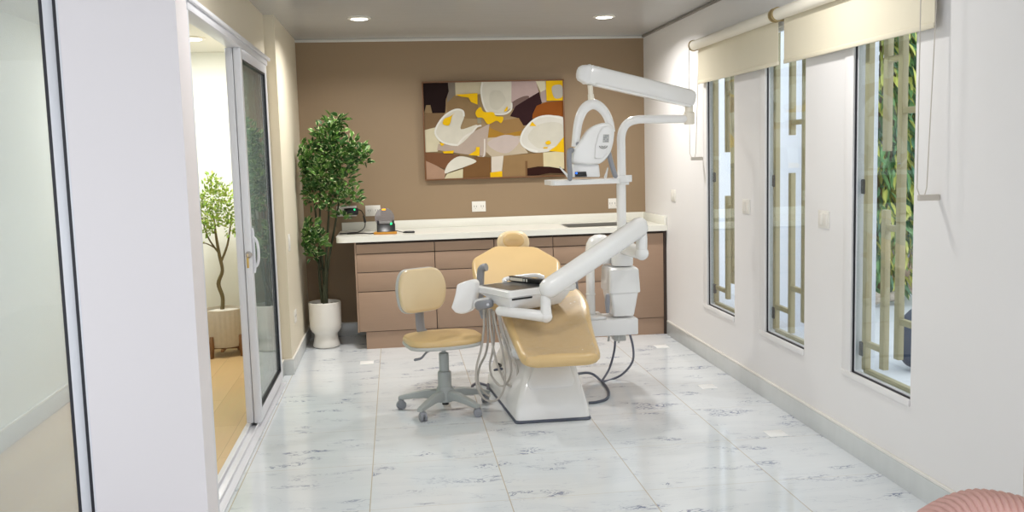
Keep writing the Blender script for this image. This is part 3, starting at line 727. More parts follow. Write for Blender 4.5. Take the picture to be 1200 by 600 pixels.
# ================================================================ COUNTER GADGETS
t = thing('power_adapter', 'black power adapter plugged into the leftmost socket, cable hanging', 'power adapter', (-.36, 7.96, 1.055))
obj('housing', B1((-.435, 7.92, 1.028), (-.318, 7.989, 1.085), .008), M['black'], t)
obj('indicator_light', B1((-.352, 7.917, 1.068), (-.340, 7.921, 1.080), .001), M['led'], t)
b = new()
tube(b, [(-.322, 7.94, 1.07), (-.29, 7.93, 1.06), (-.268, 7.91, 1.01), (-.262, 7.90, .965), (-.27, 7.82, .925), (-.31, 7.75, .9), (-.36, 7.70, .899), (-.42, 7.66, .899), (-.46, 7.64, .899)], .004, 8, smooth=6)
tube(b, [(-.273, 7.912, 1.02), (-.262, 7.90, .965)], [.008, .010], 8)
tube(b, [(-.40, 7.60, .899), (-.28, 7.62, .899), (-.22, 7.54, .899), (-.175, 7.50, .905)], .004, 8, smooth=6)
obj('cable', b, M['black'], t)
def objd(n, bm, m, p): bmesh.ops.translate(bm, verts=bm.verts, vec=V((-.075, -.09, 0))); return obj(n, bm, m, p)
t = thing('charging_dock', 'small black charging dock with round grey shield on the countertop', 'charging dock', (-.095, 7.53, .895))
objd('tray', prism(new(), [V((x, y, .8955)) for x, y in rounded([(-.115, 7.55), (.072, 7.52), (.072, 7.68), (-.09, 7.70)], .03)], (0, 0, .018), .003), M['orange'], t)
b = new(); prism(b, [V((-.085, y, z)) for y, z in ((7.545, .914), (7.665, .914), (7.64, .975), (7.60, .975))], (.145, 0, 0), .006)
box(b, (-.084, 7.60, .965), (-.066, 7.63, 1.0), .004); box(b, (.036, 7.60, .965), (.054, 7.63, 1.0), .004); objd('housing', b, M['black'], t)
objd('indicator_light', B1((.022, 7.588, .967), (.036, 7.60, .982), .002), M['led'], t)
objd('shield', lathe(new(), [(0, 0), (.078, 0), (.078, .004), (0, .004)], (-.022, 7.655, 1.020), 40, rot=Matrix.Rotation(PI / 2, 3, 'X')), M['shield'], t)
objd('shield_tab', B1((-.04, 7.648, 1.080), (-.010, 7.651, 1.091), .002), M['glow_amber'], t)  # amber tab given an emissive colour, no lamp in it
t = thing('probe_pen', 'slim black pen lying on the countertop beside the charging dock', 'pen', (.085, 7.46, .895))
objd('barrel', tube(new(), [(.12, 7.565, .904), (.14, 7.562, .906), (.205, 7.545, .906), (.212, 7.543, .905)], [.005, .009, .009, .006], 10), M['black'], t)
objd('tip_cord', tube(new(), [(.02, 7.63, .92), (.06, 7.59, .918), (.12, 7.566, .905)], .003, 8, smooth=5), M['black'], t)

# ================================================================ POTTED PLANTS
pc = V((-.60, 7.56, 0)); t = thing('potted_plant', 'tall bushy plant in white two-tier planter in the room corner', 'plant', pc)
k = .87
obj('planter', lathe(new(), [(0, 0), (.092, 0), (.104, .008), (.107, .02), (.098, .055), (.090, .095), (.092, .112), (.108, .128), (.122, .150), (.126, .185), (.128, .345), (.128, .362), (.124, .366), (.116, .362), (.114, .33), (0, .33)], pc, 48), M['ceramic'], t)
b = new(); lathe(b, [(0, .335), (.112, .331), (.112, .338), (0, .346)], pc, 24)
for q in range(14):
    a = rnd.uniform(0, 6.28); r0 = rnd.uniform(.02, .09); sphere(b, pc + V((r0 * math.cos(a), r0 * math.sin(a), .345)), .013, (1.3, 1, .7), 1, 8)
obj('soil', b, [M['soil'], M['pebble']], t)
b = new(); stems = [(-.03, .01, -.57, 7.56, 1.62), (.02, -.01, -.47, 7.52, 1.70), (.0, .02, -.66, 7.58, 1.40), (.03, .01, -.40, 7.54, 1.38)]
for sx, sy, x, y, z in stems:
    tube(b, [pc + V((sx * .5, sy, .33)), pc + V((sx, sy, .60)), V(((pc.x + sx + x) / 2, 7.56, .60 + (z - .6) * .5)), V((x, y, z))], [.013, .011, .008, .004], 8, smooth=6)
tube(b, [pc + V((.0, 0, .33)), pc + V((.004, -.01, .50))], [.020, .015], 10)
tube(b, [pc + V((-.01, 0, .62)), V((-.68, 7.52, .80)), V((-.72, 7.5, .9))], [.007, .006, .004], 8, smooth=4)
obj('stem', b, M['bark_dark'], t)
clusters = [((-.47, 7.52, 1.74), .10, 70), ((-.52, 7.5, 1.64), .12, 110), ((-.62, 7.52, 1.52), .14, 130), ((-.46, 7.48, 1.50), .16, 150), ((-.33, 7.5, 1.54), .12, 95), ((-.25, 7.5, 1.50), .08, 45), ((-.69, 7.50, 1.42), .12, 110),
            ((-.57, 7.47, 1.36), .15, 140), ((-.40, 7.48, 1.33), .12, 90), ((-.63, 7.5, 1.24), .12, 100), ((-.50, 7.48, 1.22), .10, 60), ((-.36, 7.48, 1.19), .09, 50), ((-.53, 7.5, 1.10), .05, 16), ((-.43, 7.5, 1.03), .04, 8),
            ((-.70, 7.46, .92), .10, 80), ((-.64, 7.44, .85), .09, 60), ((-.72, 7.46, .82), .07, 40), ((-.66, 7.45, .76), .06, 22), ((-.41, 7.5, 1.80), .05, 16)]
b = new()
for c, r0, n in clusters:
    for q in range(n):
        d = rdir(.15); rr = r0 * rnd.uniform(.25, 1.0); p = V(c) + V((d.x * rr, d.y * rr * .8, d.z * rr))
        if p.x < XL + .03: p.x = XL + .03 + rnd.uniform(0, .04)
        if p.y > 7.9: p.y = 7.9
        dd = V((d.x + rnd.uniform(-.5, .5), d.y + rnd.uniform(-.6, .4), d.z * .6 + rnd.uniform(-.2, .7)))
        if p.x < XL + .08 and dd.x < 0: dd.x = -dd.x * .5
        leafmesh(b, p, dd, rnd.uniform(.048, .074), rnd.uniform(.030, .042), rnd.uniform(-1, 1), rnd.choice([0, 0, 1, 1]), 2 if rnd.random() < .8 else None)
obj('foliage', b, [M['leaf_a'], M['leaf_b'], M['leaf_c']], t)

oc = V((-1.37, 7.46, 0)); t = thing('potted_tree', 'small pale-leaved tree in ribbed grey pot on oak floor', 'plant', oc)
b = new(); prof = [(.10, .07), (.135, .075), (.148, .10), (.150, .34), (.147, .365), (.135, .365), (.13, .33)]; rings = []; n = 96
for r0, z in [(0.001, .07)] + prof + [(0.001, .33)]:
    ring = []
    for q in range(n):
        rib = (.004 if q % 4 in (0, 1) else 0) if .1 <= r0 and .08 < z < .35 and r0 > .14 else 0
        a = 2 * PI * q / n; ring.append(oc + V(((r0 - rib) * math.cos(a), (r0 - rib) * math.sin(a), z)))
    rings.append(ring)
loft(b, rings); obj('planter', b, M['concrete'], t)
b = new()
for q in range(4):
    a = PI / 4 + q * PI / 2 + .25; d = V((math.cos(a), math.sin(a), 0)); s = V((-d.y, d.x, 0))
    poly = [oc + d * .158 + V((0, 0, .165)) - s * .014, oc + d * .158 + V((0, 0, .165)) + s * .014, oc + d * .185 + s * .020, oc + d * .185 - s * .020]
    g = prism(new(), [p + V((0, 0, 0)) for p in poly], -d * .028, .003)
    obj('leg', g, M['timber'], t)
b = new(); box(b, oc + V((-.15, -.012, .045)), oc + V((.15, .012, .068)), .003, 0, None); box(b, oc + V((-.012, -.15, .045)), oc + V((.012, .15, .068)), .003); obj('stand_cross', b, M['timber'], t)
obj('pebbles', lathe(new(), [(0, .332), (.13, .332), (.13, .345), (.06, .356), (0, .358)], oc, 30), M['pebble'], t)
b = new(); top = [oc + V((-.01, 0, .34)), oc + V((.0, .0, .45)), oc + V((-.025, 0, .56)), oc + V((.01, 0, .66)), oc + V((-.005, 0, .78)), oc + V((-.02, 0, .92)), oc + V((-.03, 0, 1.08))]
tube(b, top, [.017, .015, .016, .013, .013, .010, .005], 10, smooth=5)
tube(b, [oc + V((0, 0, .72)), oc + V((.06, 0, .86)), oc + V((.10, 0, 1.05))], [.010, .008, .004], 8, smooth=5)
tube(b, [oc + V((-.01, 0, .80)), oc + V((-.08, 0, .92)), oc + V((-.12, 0, 1.08))], [.008, .006, .003], 8, smooth=5)
tube(b, [oc + V((-.01, 0, .82)), oc + V((-.10, -.02, .88)), oc + V((-.16, -.02, .86))], [.006, .004, .003], 8, smooth=5)
obj('trunk', b, M['bark'], t)
b = new()
for c, r0, n in [((-.03, 0, 1.24), .12, 170), ((-.10, 0, 1.10), .10, 120), ((.06, 0, 1.12), .12, 150), ((-.02, -.05, 1.04), .10, 110), ((.10, 0, 1.0), .09, 80), ((-.08, 0, .97), .07, 55), ((-.17, -.02, .86), .05, 40), ((-.02, 0, 1.36), .06, 45), ((.08, 0, 1.24), .08, 60), ((-.12, 0, 1.2), .06, 40)]:
    for q in range(n):
        d = rdir(.2); p = oc + V(c) + d * r0 * rnd.uniform(.2, 1)
        leafmesh(b, p, d + V((rnd.uniform(-.6, .6), rnd.uniform(-.6, .6), rnd.uniform(-.2, .6))), rnd.uniform(.026, .04), rnd.uniform(.016, .024), rnd.uniform(-1, 1), rnd.choice([0, 1, 1]))
obj('foliage', b, [M['leaf_o1'], M['leaf_o2']], t)

# ================================================================ STOOL
st = V((.243, 5.47, 0)); t = thing('stool', 'tan vinyl swivel stool with grey five-star castor base', 'stool', st)
# seat: rounded shield outline, slightly turned
sa = math.radians(12)
def seat_fn(u, v, w):
    return st + V((u * math.cos(sa) - v * math.sin(sa), u * math.sin(sa) + v * math.cos(sa), 0.408 + w))
so = rounded([(-.225, -.15), (-.06, -.205), (.14, -.185), (.225, -.10), (.225, .10), (.14, .185), (-.06, .205), (-.225, .15)], .10, 5)
obj('seat', cushion(new(), so, .042, .022, .010, seat_fn), M['vinyl'], t)
obj('seat_pan', cushion(new(), [(u * 1.01, v * 1.01) for u, v in so], .022, .008, 0, lambda u, v, w: seat_fn(u, v, w) - V((0, 0, .014))), M['grey_light'], t)
# backrest facing right and toward the camera
bc = at(491.5, 341, 5.60); ba = math.radians(30); N = V((math.sin(ba), -math.cos(ba), .12)).normalized(); U = V((math.cos(ba), math.sin(ba), 0)); W2 = U.cross(N) * -1
if W2.z < 0: W2 = -W2
lean = -.06
def back_fn(u, v, w): return bc + U * (u + lean * 0) + W2 * v + N * (w - .5 * (u * u) * -1.2)
bo = rounded([(-.150, -.125), (.135, -.125), (.168, .03), (.125, .135), (-.125, .135), (-.168, .03)], [.09, .09, .07, .09, .09, .07], 6)
bo = [(u, v) for u, v in bo]
bk = obj('backrest', cushion(new(), bo, .05, .026, .014, back_fn), M['vinyl_pale'], t)
obj('back_shell', cushion(new(), [(u * 1.03, v * 1.03) for u, v in bo], .026, .012, 0, lambda u, v, w: back_fn(u, v, w) - N * .016), M['grey_light'], bk)
p0 = bc - N * .01 - V((0, 0, .06)); b = new()
tube(b, [p0, p0 + V((.0, .0, -.08)), bc + V((.0, .0, -.235)), bc + V((.02, .0, -.272)), st + V((-.17, .0, .396)), st + V((-.05, 0, .390))], .010, 14, smooth=5, flat=3.0, up=N)
obj('back_bar', b, M['grey'], t)
b = new(); lathe(b, [(0, .398), (.07, .398), (.07, .388), (.02, .378), (.02, .366), (0, .366)], st, 24); obj('mechanism', b, M['black'], t)
b = new(); tube(b, [st + V((-.03, -.03, .385)), st + V((-.10, -.07, .365)), st + V((-.135, -.09, .335)), st + V((-.17, -.10, .33))], [.006, .006, .007, .009], 8, smooth=4, round_end=True); obj('lever', b, M['grey'], t)
b = new(); lathe(b, [(0, .08), (.040, .08), (.040, .225), (.036, .232), (.029, .234), (.029, .338), (.024, .342), (.013, .342), (.013, .375), (0, .375)], st, 28); obj('gas_column', b, M['grey_stool'], t)
b = new(); lathe(b, [(0, .05), (.045, .05), (.052, .075), (.052, .125), (.044, .14), (0, .14)], st, 28); lathe(b, [(0, .03), (.02, .03), (.02, .05), (0, .05)], st, 16, 1); obj('hub', b, [M['grey_stool'], M['black']], t)
for q in range(5):
    a = math.radians(164 + 72 * q); d = V((math.cos(a), math.sin(a), 0)); s = V((-d.y, d.x, 0)); b = new(); rs = []
    for rad, zt, h, w in ((.035, .122, .060, .052), (.12, .118, .048, .046), (.20, .100, .036, .042), (.265, .082, .026, .040), (.285, .076, .02, .034)):
        c = st + d * rad; rs.append([c + s * x * w / 2 + V((0, 0, zt + z * h)) for x, z in ((-.8, -1), (.8, -1), (1, -.6), (.8, -.08), (.5, 0), (-.5, 0), (-.8, -.08), (-1, -.6))])
    loft(b, rs); lg = obj('leg', b, M['grey_stool'], t)
    cc = st + d * .268 + s * .012; ca = a + .9; cd = V((math.cos(ca), math.sin(ca), 0)); b = new(); rot = Matrix.Rotation(ca, 3, 'Z') @ Matrix.Rotation(PI / 2, 3, 'X')
    for off in (-.012, .012):
        nn = V((-cd.y, cd.x, 0)) * off; lathe(b, [(0, -.009), (.020, -.009), (.025, -.006), (.025, .006), (.020, .009), (0, .009)], cc + nn + V((0, 0, .025)), 20, rot=rot)
    lathe(b, [(0, .025), (.014, .026), (.022, .042), (.016, .054), (.007, .056), (.007, .066), (0, .066)], cc, 14); obj('castor', b, M['grey'], lg)

# ================================================================ DENTAL CHAIR
dc = V((.83, 5.5, 0)); t = thing('dental_chair', 'tan vinyl dental chair, foot toward camera, on white pedestal', 'dental chair', dc)
def plan(x0f, x1f, x0b, x1b, yf, yb, r, z, n=5): return [V((x, y, z)) for x, y in rounded([(x0f, yf), (x1f, yf), (x1b, yb), (x0b, yb)], r, n)]
b = new(); loft(b, [plan(.612, 1.042, .535, 1.06, 5.065, 5.98, .03, 0), plan(.610, 1.044, .533, 1.062, 5.06, 5.98, .03, .006), plan(.614, 1.040, .537, 1.06, 5.068, 5.98, .03, .016)])
bs = new(); loft(bs, [plan(.617, 1.037, .54, 1.055, 5.072, 5.975, .03, .016), plan(.622, 1.030, .545, 1.05, 5.080, 5.97, .035, .08), plan(.655, 1.010, .575, 1.03, 5.120, 5.95, .04, .17), plan(.700, .990, .62, 1.01, 5.20, 5.92, .045, .27), plan(.715, .985, .64, 1.00, 5.24, 5.90, .045, .31), plan(.73, .975, .65, .99, 5.32, 5.88, .045, .335)])
base = obj('base', bs, M['white'], t); obj('foot_trim', b, M['trim_dark'], base)
# raised front cover with two round screw caps
def front(px, py, dy=0): # point on the sloping front face of the pedestal
    p = at(px, py, 5.2); z = p.z
    y = 5.08 + (max(z, .08) - .08) * .56
    p = at(px, py, y - dy); return p
poly = [front(x, y, .004) for x, y in ((621, 456), (618, 450), (627, 427), (667, 427), (673, 446), (670, 452))]
b = new(); prism(b, [p - V((0, .010, 0)) for p in poly], (0, .04, 0), .006); cvp = obj('cover_panel', b, M['white_mat'], base)
for px in (632, 650):
    p = front(px, 441, .0); lathe(new(), [(0, 0)], p) if False else None
    obj('screw_cap', lathe(new(), [(0, .010), (.016, .009), (.021, .003), (.022, -.01), (0, -.01)], p, 20, rot=Matrix.Rotation(math.radians(62), 3, 'X')), M['white_mat'], base)
# lifting column under the seat
b = new(); prism(b, [V((.63, y, z)) for y, z in ((5.35, .30), (5.90, .28), (6.05, .45), (6.0, .53), (5.66, .53), (5.25, .39))], (.42, 0, 0), .02); obj('lift_body', b, M['white'], t)
b = new(); tube(b, [(.615, 5.50, .37), (.610, 5.60, .43), (.615, 5.72, .40)], .010, 8); tube(b, [(.59, 5.60, .215), (.575, 5.56, .235)], [.012, .008], 8); obj('linkage', b, M['black'], t)
# seat and leg rest: one long cushion rising toward the hips
xc = lambda Y: .862 + (Y - 4.95) * -.01
prof = [(4.93, .392), (5.03, .402), (5.3, .492), (5.55, .592), (5.68, .640), (5.78, .650)]
def zprof(y):
    for (a, za), (c, zb) in zip(prof, prof[1:]):
        if y <= c: return za + (zb - za) * max(0, (y - a)) / (c - a)
    return prof[-1][1] + (y - prof[-1][0]) * .3
def leg_fn(u, v, w): return V((xc(v) + u, v, zprof(v) - .06 + w + .16 * u * u * 2))
lo_ = rounded([(-.218, 4.93), (.218, 4.93), (.240, 5.25), (.280, 5.56), (.225, 5.76), (-.225, 5.76), (-.272, 5.56), (-.243, 5.25)], [.08, .08, .1, .12, .1, .1, .12, .1], 6)
lo_ = [(u, v) for u, v in lo_]
sg = obj('seat', cushion(new(), lo_, .07, .032, .006, leg_fn), M['vinyl'], t)
# clear protective cover over the foot half
N1, N2 = 30, 26; b = new(); g = []
for i in range(N1 + 1):
    row = []; v = 4.945 + (5.55 - 4.945) * i / N1
    for j in range(N2 + 1):
        s = -1 + 2 * j / N2; hw = .205 + (v - 4.93) * .05; 
        w = .086 + .006 * math.sin(i * .9 + j * .35) * math.sin(j * .7) * .5 + rnd.uniform(0, .0015)
        edge = max(0, abs(s) - .86) / .14; w -= .030 * edge ** 2
        if i < 3: w -= .024 * ((3 - i) / 3) ** 2
        p = leg_fn(s * hw, v, w); row.append(b.verts.new(p))
    g.append(row)
for i in range(N1):
    for j in range(N2): b.faces.new((g[i][j], g[i][j + 1], g[i + 1][j + 1], g[i + 1][j]))
obj('plastic_cover', b, glass_mat('clear_film', (.97, .96, .95), .04, 1.75, haze=.05, crinkle=1.0), sg, angle=180)
# backrest
bO = at(606, 354, 5.86); bT = at(604, 292, 6.43)
Vd = (bT - bO).normalized(); Ud = V((1, 0.0, 0)); Ud = (Ud - Vd * Ud.dot(Vd)).normalized(); Nd = Ud.cross(Vd)
if Nd.y > 0: Nd = -Nd
H = (bT - bO).length
def bk_fn(u, v, w): return bO + Ud * u + Vd * v + Nd * (w - .045 + .5 * u * u)
bo2 = rounded([(-.20, -.06), (.20, -.06), (.285, H * .35), (.298, H * .64), (.14, H * 1.0), (-.14, H * 1.0), (-.298, H * .64), (-.285, H * .35)], [.06, .06, .08, .05, .05, .05, .05, .08], 5)
obj('backrest', cushion(new(), bo2, .075, .03, .006, bk_fn), M['vinyl'], t)
hc = at(602, 284.5, 6.50)
def hd_fn(u, v, w): return hc + V((u, -w * .93 + .05 + v * .30, v * .95 + w * .25 - .01))
ho = [(.114 * math.copysign(abs(math.cos(a)) ** .8, math.cos(a)), .088 * math.copysign(abs(math.sin(a)) ** .85, math.sin(a)) * (1 if math.sin(a) > 0 else .85)) for a in [2 * PI * q / 44 for q in range(44)]]
hdr = obj('headrest', cushion(new(), ho, .055, .03, .006, hd_fn), M['vinyl_pale'], t)
obj('headrest_pad', cushion(new(), [(u * .66, v * .66 + .012) for u, v in ho], .03, .018, .006, lambda u, v, w: hd_fn(u, v, w + .040)), M['vinyl'], hdr)
b = new(); box(b, hc + V((-.05, .03, -.20)), hc + V((.05, .055, .0)), .008); obj('headrest_bar', b, M['grey'], t)
# armrests: flat grey brackets
for pts, nm in (([(568, 372, 5.86), (562.5, 352, 5.86), (563, 332, 5.86), (564, 316, 5.86), (570, 313, 5.84)], 'l'), ([(676, 372, 5.98), (675, 350, 5.98), (673, 334, 5.98), (672, 318, 5.98), (666, 316, 5.96)], 'r')):
    b = new(); tube(b, [at(*p) for p in pts], .027, 14, smooth=6, flat=.9)
    obj('armrest', b, M['grey'], t)
# black supply cable leaving the pedestal
b = new(); tube(b, [V((1.0, 5.55, .14)), onz(690, 437, .06), onz(704, 446, .012), onz(713, 458, .008), onz(711, 467, .008), onz(700, 471, .008), onz(690, 472, .008)], .0085, 8, smooth=7); obj('cable', b, M['trim_dark'], t)
b = new(); tube(b, [V((.60, 5.62, .19)), V((.555, 5.60, .19))], [.010, .007], 8, round_end=True); obj('cable', b, M['trim_dark'], t); b = new(); tube(b, [V((.54, 5.90, .03)), onz(570, 462, .01), onz(560, 459, .008), onz(553, 453, .008), onz(560, 449, .008), onz(572, 452, .008)], .008, 8, smooth=6); obj('cable', b, M['dark_hose'], t)

# ================================================================ DENTAL UNIT (side box, pole, shelf)
PX, PY = 1.425, 5.86
t = thing('dental_unit', 'white dental unit with boxed column, tall pole and shelf beside the chair', 'dental unit', (PX, PY, 0))
b = new(); box(b, (.97, 5.74, .335), (1.495, 5.98, .440), .008); box(b, (1.0, 5.75, .440), (1.29, 5.97, .458), .008); obj('support_arm', b, M['white_mat'], t)
b = new(); rs = []
def rr_(xa, xb, ya, yb, z, r=.018): return [V((x, y, z)) for x, y in rounded([(xa, ya), (xb, ya), (xb, yb), (xa, yb)], r, 4)]
loft(b, [rr_(1.345, 1.473, 5.77, 5.97, .452), rr_(1.342, 1.478, 5.765, 5.975, .46), rr_(1.322, 1.502, 5.75, 6.0, .602), rr_(1.322, 1.502, 5.75, 6.0, .612)])
obj('cabinet_lower', b, M['white'], t)
b = new(); loft(b, [rr_(1.314, 1.512, 5.742, 6.01, .606), rr_(1.312, 1.514, 5.74, 6.01, .612), rr_(1.318, 1.506, 5.745, 6.0, .750), rr_(1.326, 1.498, 5.76, 5.99, .762)])
obj('cabinet_upper', b, M['white'], t)
b = new(); lathe(b, [(0, .77), (.068, .77), (.070, .78), (.070, .835), (.060, .85), (.046, .865), (0, .865)], (PX, PY, 0), 32); obj('collar', b, M['white'], t)
b = new(); lathe(b, [(0, .775), (.085, .775), (.092, .785), (.094, .86), (.086, .905), (.066, .94), (.036, .958), (0, .963)], (1.305, 5.98, .0), 36); obj('dome_cover', b, M['white'], t)
b = new(); lathe(b, [(0, 0), (.036, 0), (.036, .006), (.028, .008), (.028, .13), (.031, .132), (.031, .14), (.028, .142), (.028, .40), (.02, .415), (0, .415)], (1.215, 5.86, .455), 24); obj('side_post', b, M['white'], t)
b = new(); tube(b, [(1.29, 5.70, .60), (1.288, 5.70, .56), (1.288, 5.70, .50)], [.014, .017, .012], 10, round_end=True); obj('handpiece', b, M['grey'], t)
b = new(); lathe(b, [(0, .86), (.030, .86), (.030, 1.285), (0, 1.285)], (PX, PY, 0), 24); obj('lower_pole', b, M['white'], t)
b = new(); tube(b, [(PX + .005, PY, 1.33), (PX + .005, PY, 1.50), (PX + .008, PY, 1.60), (PX + .04, PY, 1.665), (PX + .11, PY, 1.692), (PX + .25, PY, 1.692), (1.86, PY, 1.690)], .027, 14, smooth=8); obj('upper_pole', b, M['white'], t)
b = new(); lathe(b, [(0, 1.285), (.04, 1.285), (.04, 1.30), (.058, 1.302), (.058, 1.345), (0, 1.345)], (PX + .012, PY, 0), 28); 
sh = [V((x, y, 1.298)) for x, y in rounded([(.955, 5.70), (1.40, 5.74), (1.40, 5.94), (1.0, 6.0), (.94, 5.95)], .05, 5)]
prism(b, sh, (0, 0, .03), .006); obj('shelf', b, M['white'], t)
b = new(); tube(b, [at(738, 391, 5.80), at(742, 408, 5.80), at(741, 424, 5.86), at(730, 438, 5.93), at(716, 445, 5.95), onz(706, 447, .01)], .0075, 8, smooth=7); obj('floor_hose', b, M['dark_hose'], t)
b = new(); tube(b, [at(721, 391, 5.86), at(720, 410, 5.86), at(714, 432, 5.90), onz(705, 447, .012)], .0075, 8, smooth=7); obj('floor_hose', b, M['dark_hose'], t)
b = new(); box(b, (1.355, 5.80, .285), (1.43, 5.90, .336), .006); tube(b, [at(714, 393, 5.78), at(713, 400, 5.78)], .008, 8); tube(b, [at(725, 393, 5.78), at(725, 402, 5.78)], .006, 8); obj('valve_block', b, M['grey_light'], t)

# ================================================================ OPERATING LAMP on the pole
e1 = at(806, 115, 5.86); e0 = at(691, 88, 5.78)
t = thing('operating_lamp', 'white dental lamp hanging by a fork from long arm on the pole', 'dental lamp', V((1.885, PY, 1.69)))
b = new(); lathe(b, [(0, 1.655), (.03, 1.655), (.034, 1.66), (.034, 1.73), (.026, 1.735), (.026, 1.79), (0, 1.79)], (1.875, PY, 0), 24); obj('pivot', b, M['cream'], t)
b = new(); beam(b, e0, e1, .118, .09, .110, .085, .22); arm = obj('arm', b, M['white'], t)
dn = (e1 - e0).normalized(); b = new(); beam(b, e0 + dn * .03 - V((0, .026, .055)), e1 - dn * .0 - V((0, .024, .051)), .016, .060, .016, .056, .3); obj('cover_strip', b, M['white'], arm)
b = new(); rot = Matrix.Rotation(PI / 2, 3, 'Y'); beam(b, e0 - dn * .035, e0 - dn * .02, .108, .086, .122, .094, .22); obj('end_cap', b, M['white_mat'], arm)
b = new(); p = at(691.5, 100, 5.78); q = at(693, 121, 5.78); tube(b, [p, p * .5 + q * .5, p * .5 + q * .5, q], [.016, .016, .019, .021], 16); obj('drop_stem', b, M['cream'], t)
# fork: flat inverted U
b = new(); fk = [(674, 172), (675.5, 158), (678, 142), (683.5, 129), (692, 122.5), (701, 124), (709, 132), (714, 143), (716.5, 155)]
tube(b, [at(x, y, 5.78) for x, y in fk], [.024, .026, .028, .031, .033, .031, .028, .026, .024], 14, smooth=6, flat=1.0); obj('fork', b, M['white'], t)
obj('fork_screw', lathe(new(), [(0, .012), (.010, .010), (.012, 0), (0, 0)], at(677, 168.5, 5.745), 16, rot=Matrix.Rotation(PI / 2, 3, 'X')), M['grey'], t)
hp = [(669, 191), (671, 178), (676, 170), (682, 163), (688, 153), (696, 147), (705, 144), (713, 143.5), (718, 147), (720.5, 154), (719, 167), (716, 178), (711, 186), (704, 192), (690, 193.5)]
b = new(); prism(b, [at(x, y, 5.72) for x, y in hp], (0.02, .16, 0), .018, seg=4); head = obj('lamp_head', b, M['white'], t)
fp = [(697, 186), (697.5, 172), (701, 158), (706, 149), (713, 147), (718, 152), (717, 166), (713, 178), (706, 186)]
b = new(); prism(b, [at(x, y, 5.708) for x, y in fp], (0.0, .03, 0), .008, seg=3); obj('face_plate', b, M['white_mat'], head)
b = new(); prism(b, [at(x, y, 5.705) for x, y in ((707, 157.5), (714, 157.5), (713.5, 167), (706.5, 167))], (0, .012, 0), 0)
obj('label_panel', b, M['grey_light'], head)
b = new()
for i in range(4): 
    for j in range(3):
        if (i + j) % 3: p = at(708 + j * 2.0, 159 + i * 2.1, 5.7035); box(b, p - V((.004, .001, .003)), p + V((.004, .003, .003)))
obj('printed_marks', b, M['grey'], head)
b = new()
for k_, r0 in ((0, 2.2), (1, 4.6)):
    tube(b, [at(707 + r0 * math.cos(a), 170.5 + r0 * .75 * math.sin(a), 5.7045) for a in [0.1 + 2.9 * q / 10 for q in range(11)]], .0022, 6)
obj('vent_slots', b, M['plate_dark'], head)
for pts in ([(670, 176, 5.70), (667.5, 178, 5.69), (667, 190, 5.68), (668, 203, 5.68), (668, 209, 5.68)], [(713, 178, 5.76), (715, 186, 5.74), (718, 197, 5.72), (721, 206, 5.72)]):
    obj('handle', tube(new(), [at(*p) for p in pts], .017, 12, smooth=6, flat=.9, round_end=True), M['grey'], t)

# small apparatus and handpieces on the shelf
t = thing('control_box', 'small white apparatus with black display on the pole shelf', 'apparatus', V((1.20, 5.82, 1.330)))
b = new(); prism(b, [at(x, y, 5.75) for x, y in ((672, 191.5), (702, 192.5), (703.5, 207.6), (670.5, 207.6))], (0, .14, 0), .008); obj('housing', b, M['white_mat'], t)
b = new(); prism(b, [at(x, y, 5.744) for x, y in ((674, 201.5), (687, 201), (688, 207), (674, 207.3))], (0, .012, 0), .002); obj('display', b, M['black'], t)
obj('indicator_light', sphere(new(), at(675.6, 203, 5.743), .006, seg=10), M['led_blue'], t)
for lb, a, c in (('slim white handpiece leaning at the left end of pole shelf', (657, 197, 5.80), (666, 206.8, 5.80)), ('slim white handpiece standing upright at right on pole shelf', (712, 197.5, 5.82), (709.5, 207.3, 5.82))):
    p, q = at(*a), at(*c); t = thing('handpiece', lb, 'handpiece', q, 'handpieces on the pole shelf')
    obj('body', tube(new(), [q, q * .6 + p * .4, p], [.010, .007, .005], 10, round_end=True), M['white'], t)
    obj('tip', tube(new(), [p, p + (p - q).normalized() * .012], [.004, .002], 8), M['chrome'], t)

# ================================================================ DELIVERY ARM AND INSTRUMENT TABLE
F = V((.613, 5.20, .727)); uL = V((-.171, .316, 0)).normalized(); uR = V((.316, .171, 0)).normalized(); LL, LR = .36, .50
t = thing('instrument_table', 'white swing-arm instrument table with steel tray over the dental chair', 'instrument table', V((PX, PY, .8)))
def tp(a, c, z): p = F + uL * a + uR * c; return V((p.x, p.y, z))
j0 = at(735, 288, 5.86); j1 = at(752, 297, 5.62)
b = new(); tube(b, [V((PX, PY, .885)), V((1.44, 5.79, .885)), j1], [.05, .046, .040], 18, round_end=True); obj('lower_arm', b, M['white'], t)
b = new(); sphere(b, j1, .043); tube(b, [j1, j1 + V((0, 0, .09)), j1 + V((0, 0, .17))], [.034, .036, .030], 18); obj('elbow', b, M['white'], t)
a1 = at(749, 266, 5.60); a0 = at(643, 338, 5.16)
b = new(); beam(b, a0, a1, .112, .095, .120, .095, .42, seg=7); obj('spring_arm', b, M['white'], t)
k0 = at(639, 346, 5.16); k1 = at(640, 371, 5.16)
b = new(); tube(b, [k0, k0 * .4 + k1 * .6, k1], [.028, .030, .034], 18); sphere(b, k1, .036); obj('wrist', b, M['white'], t)
b = new(); tube(b, [k1, at(612, 367.5, 5.22), at(586, 364.5, 5.30)], [.034, .031, .028], 18, round_end=True); obj('table_link', b, M['white'], t)
b = new(); loft(b, [[tp(*p, .682) for p in rounded([(.012, .012), (LL - .012, .012), (LL - .012, LR - .012), (.012, LR - .012)], .03)], [tp(*p, .692) for p in rounded([(.0, .0), (LL, .0), (LL, LR), (.0, LR)], .035)], [tp(*p, .722) for p in rounded([(.0, .0), (LL, .0), (LL, LR), (.0, LR)], .035)], [tp(*p, .727) for p in rounded([(.006, .006), (LL - .006, .006), (LL - .006, LR - .006), (.006, LR - .006)], .035)]])
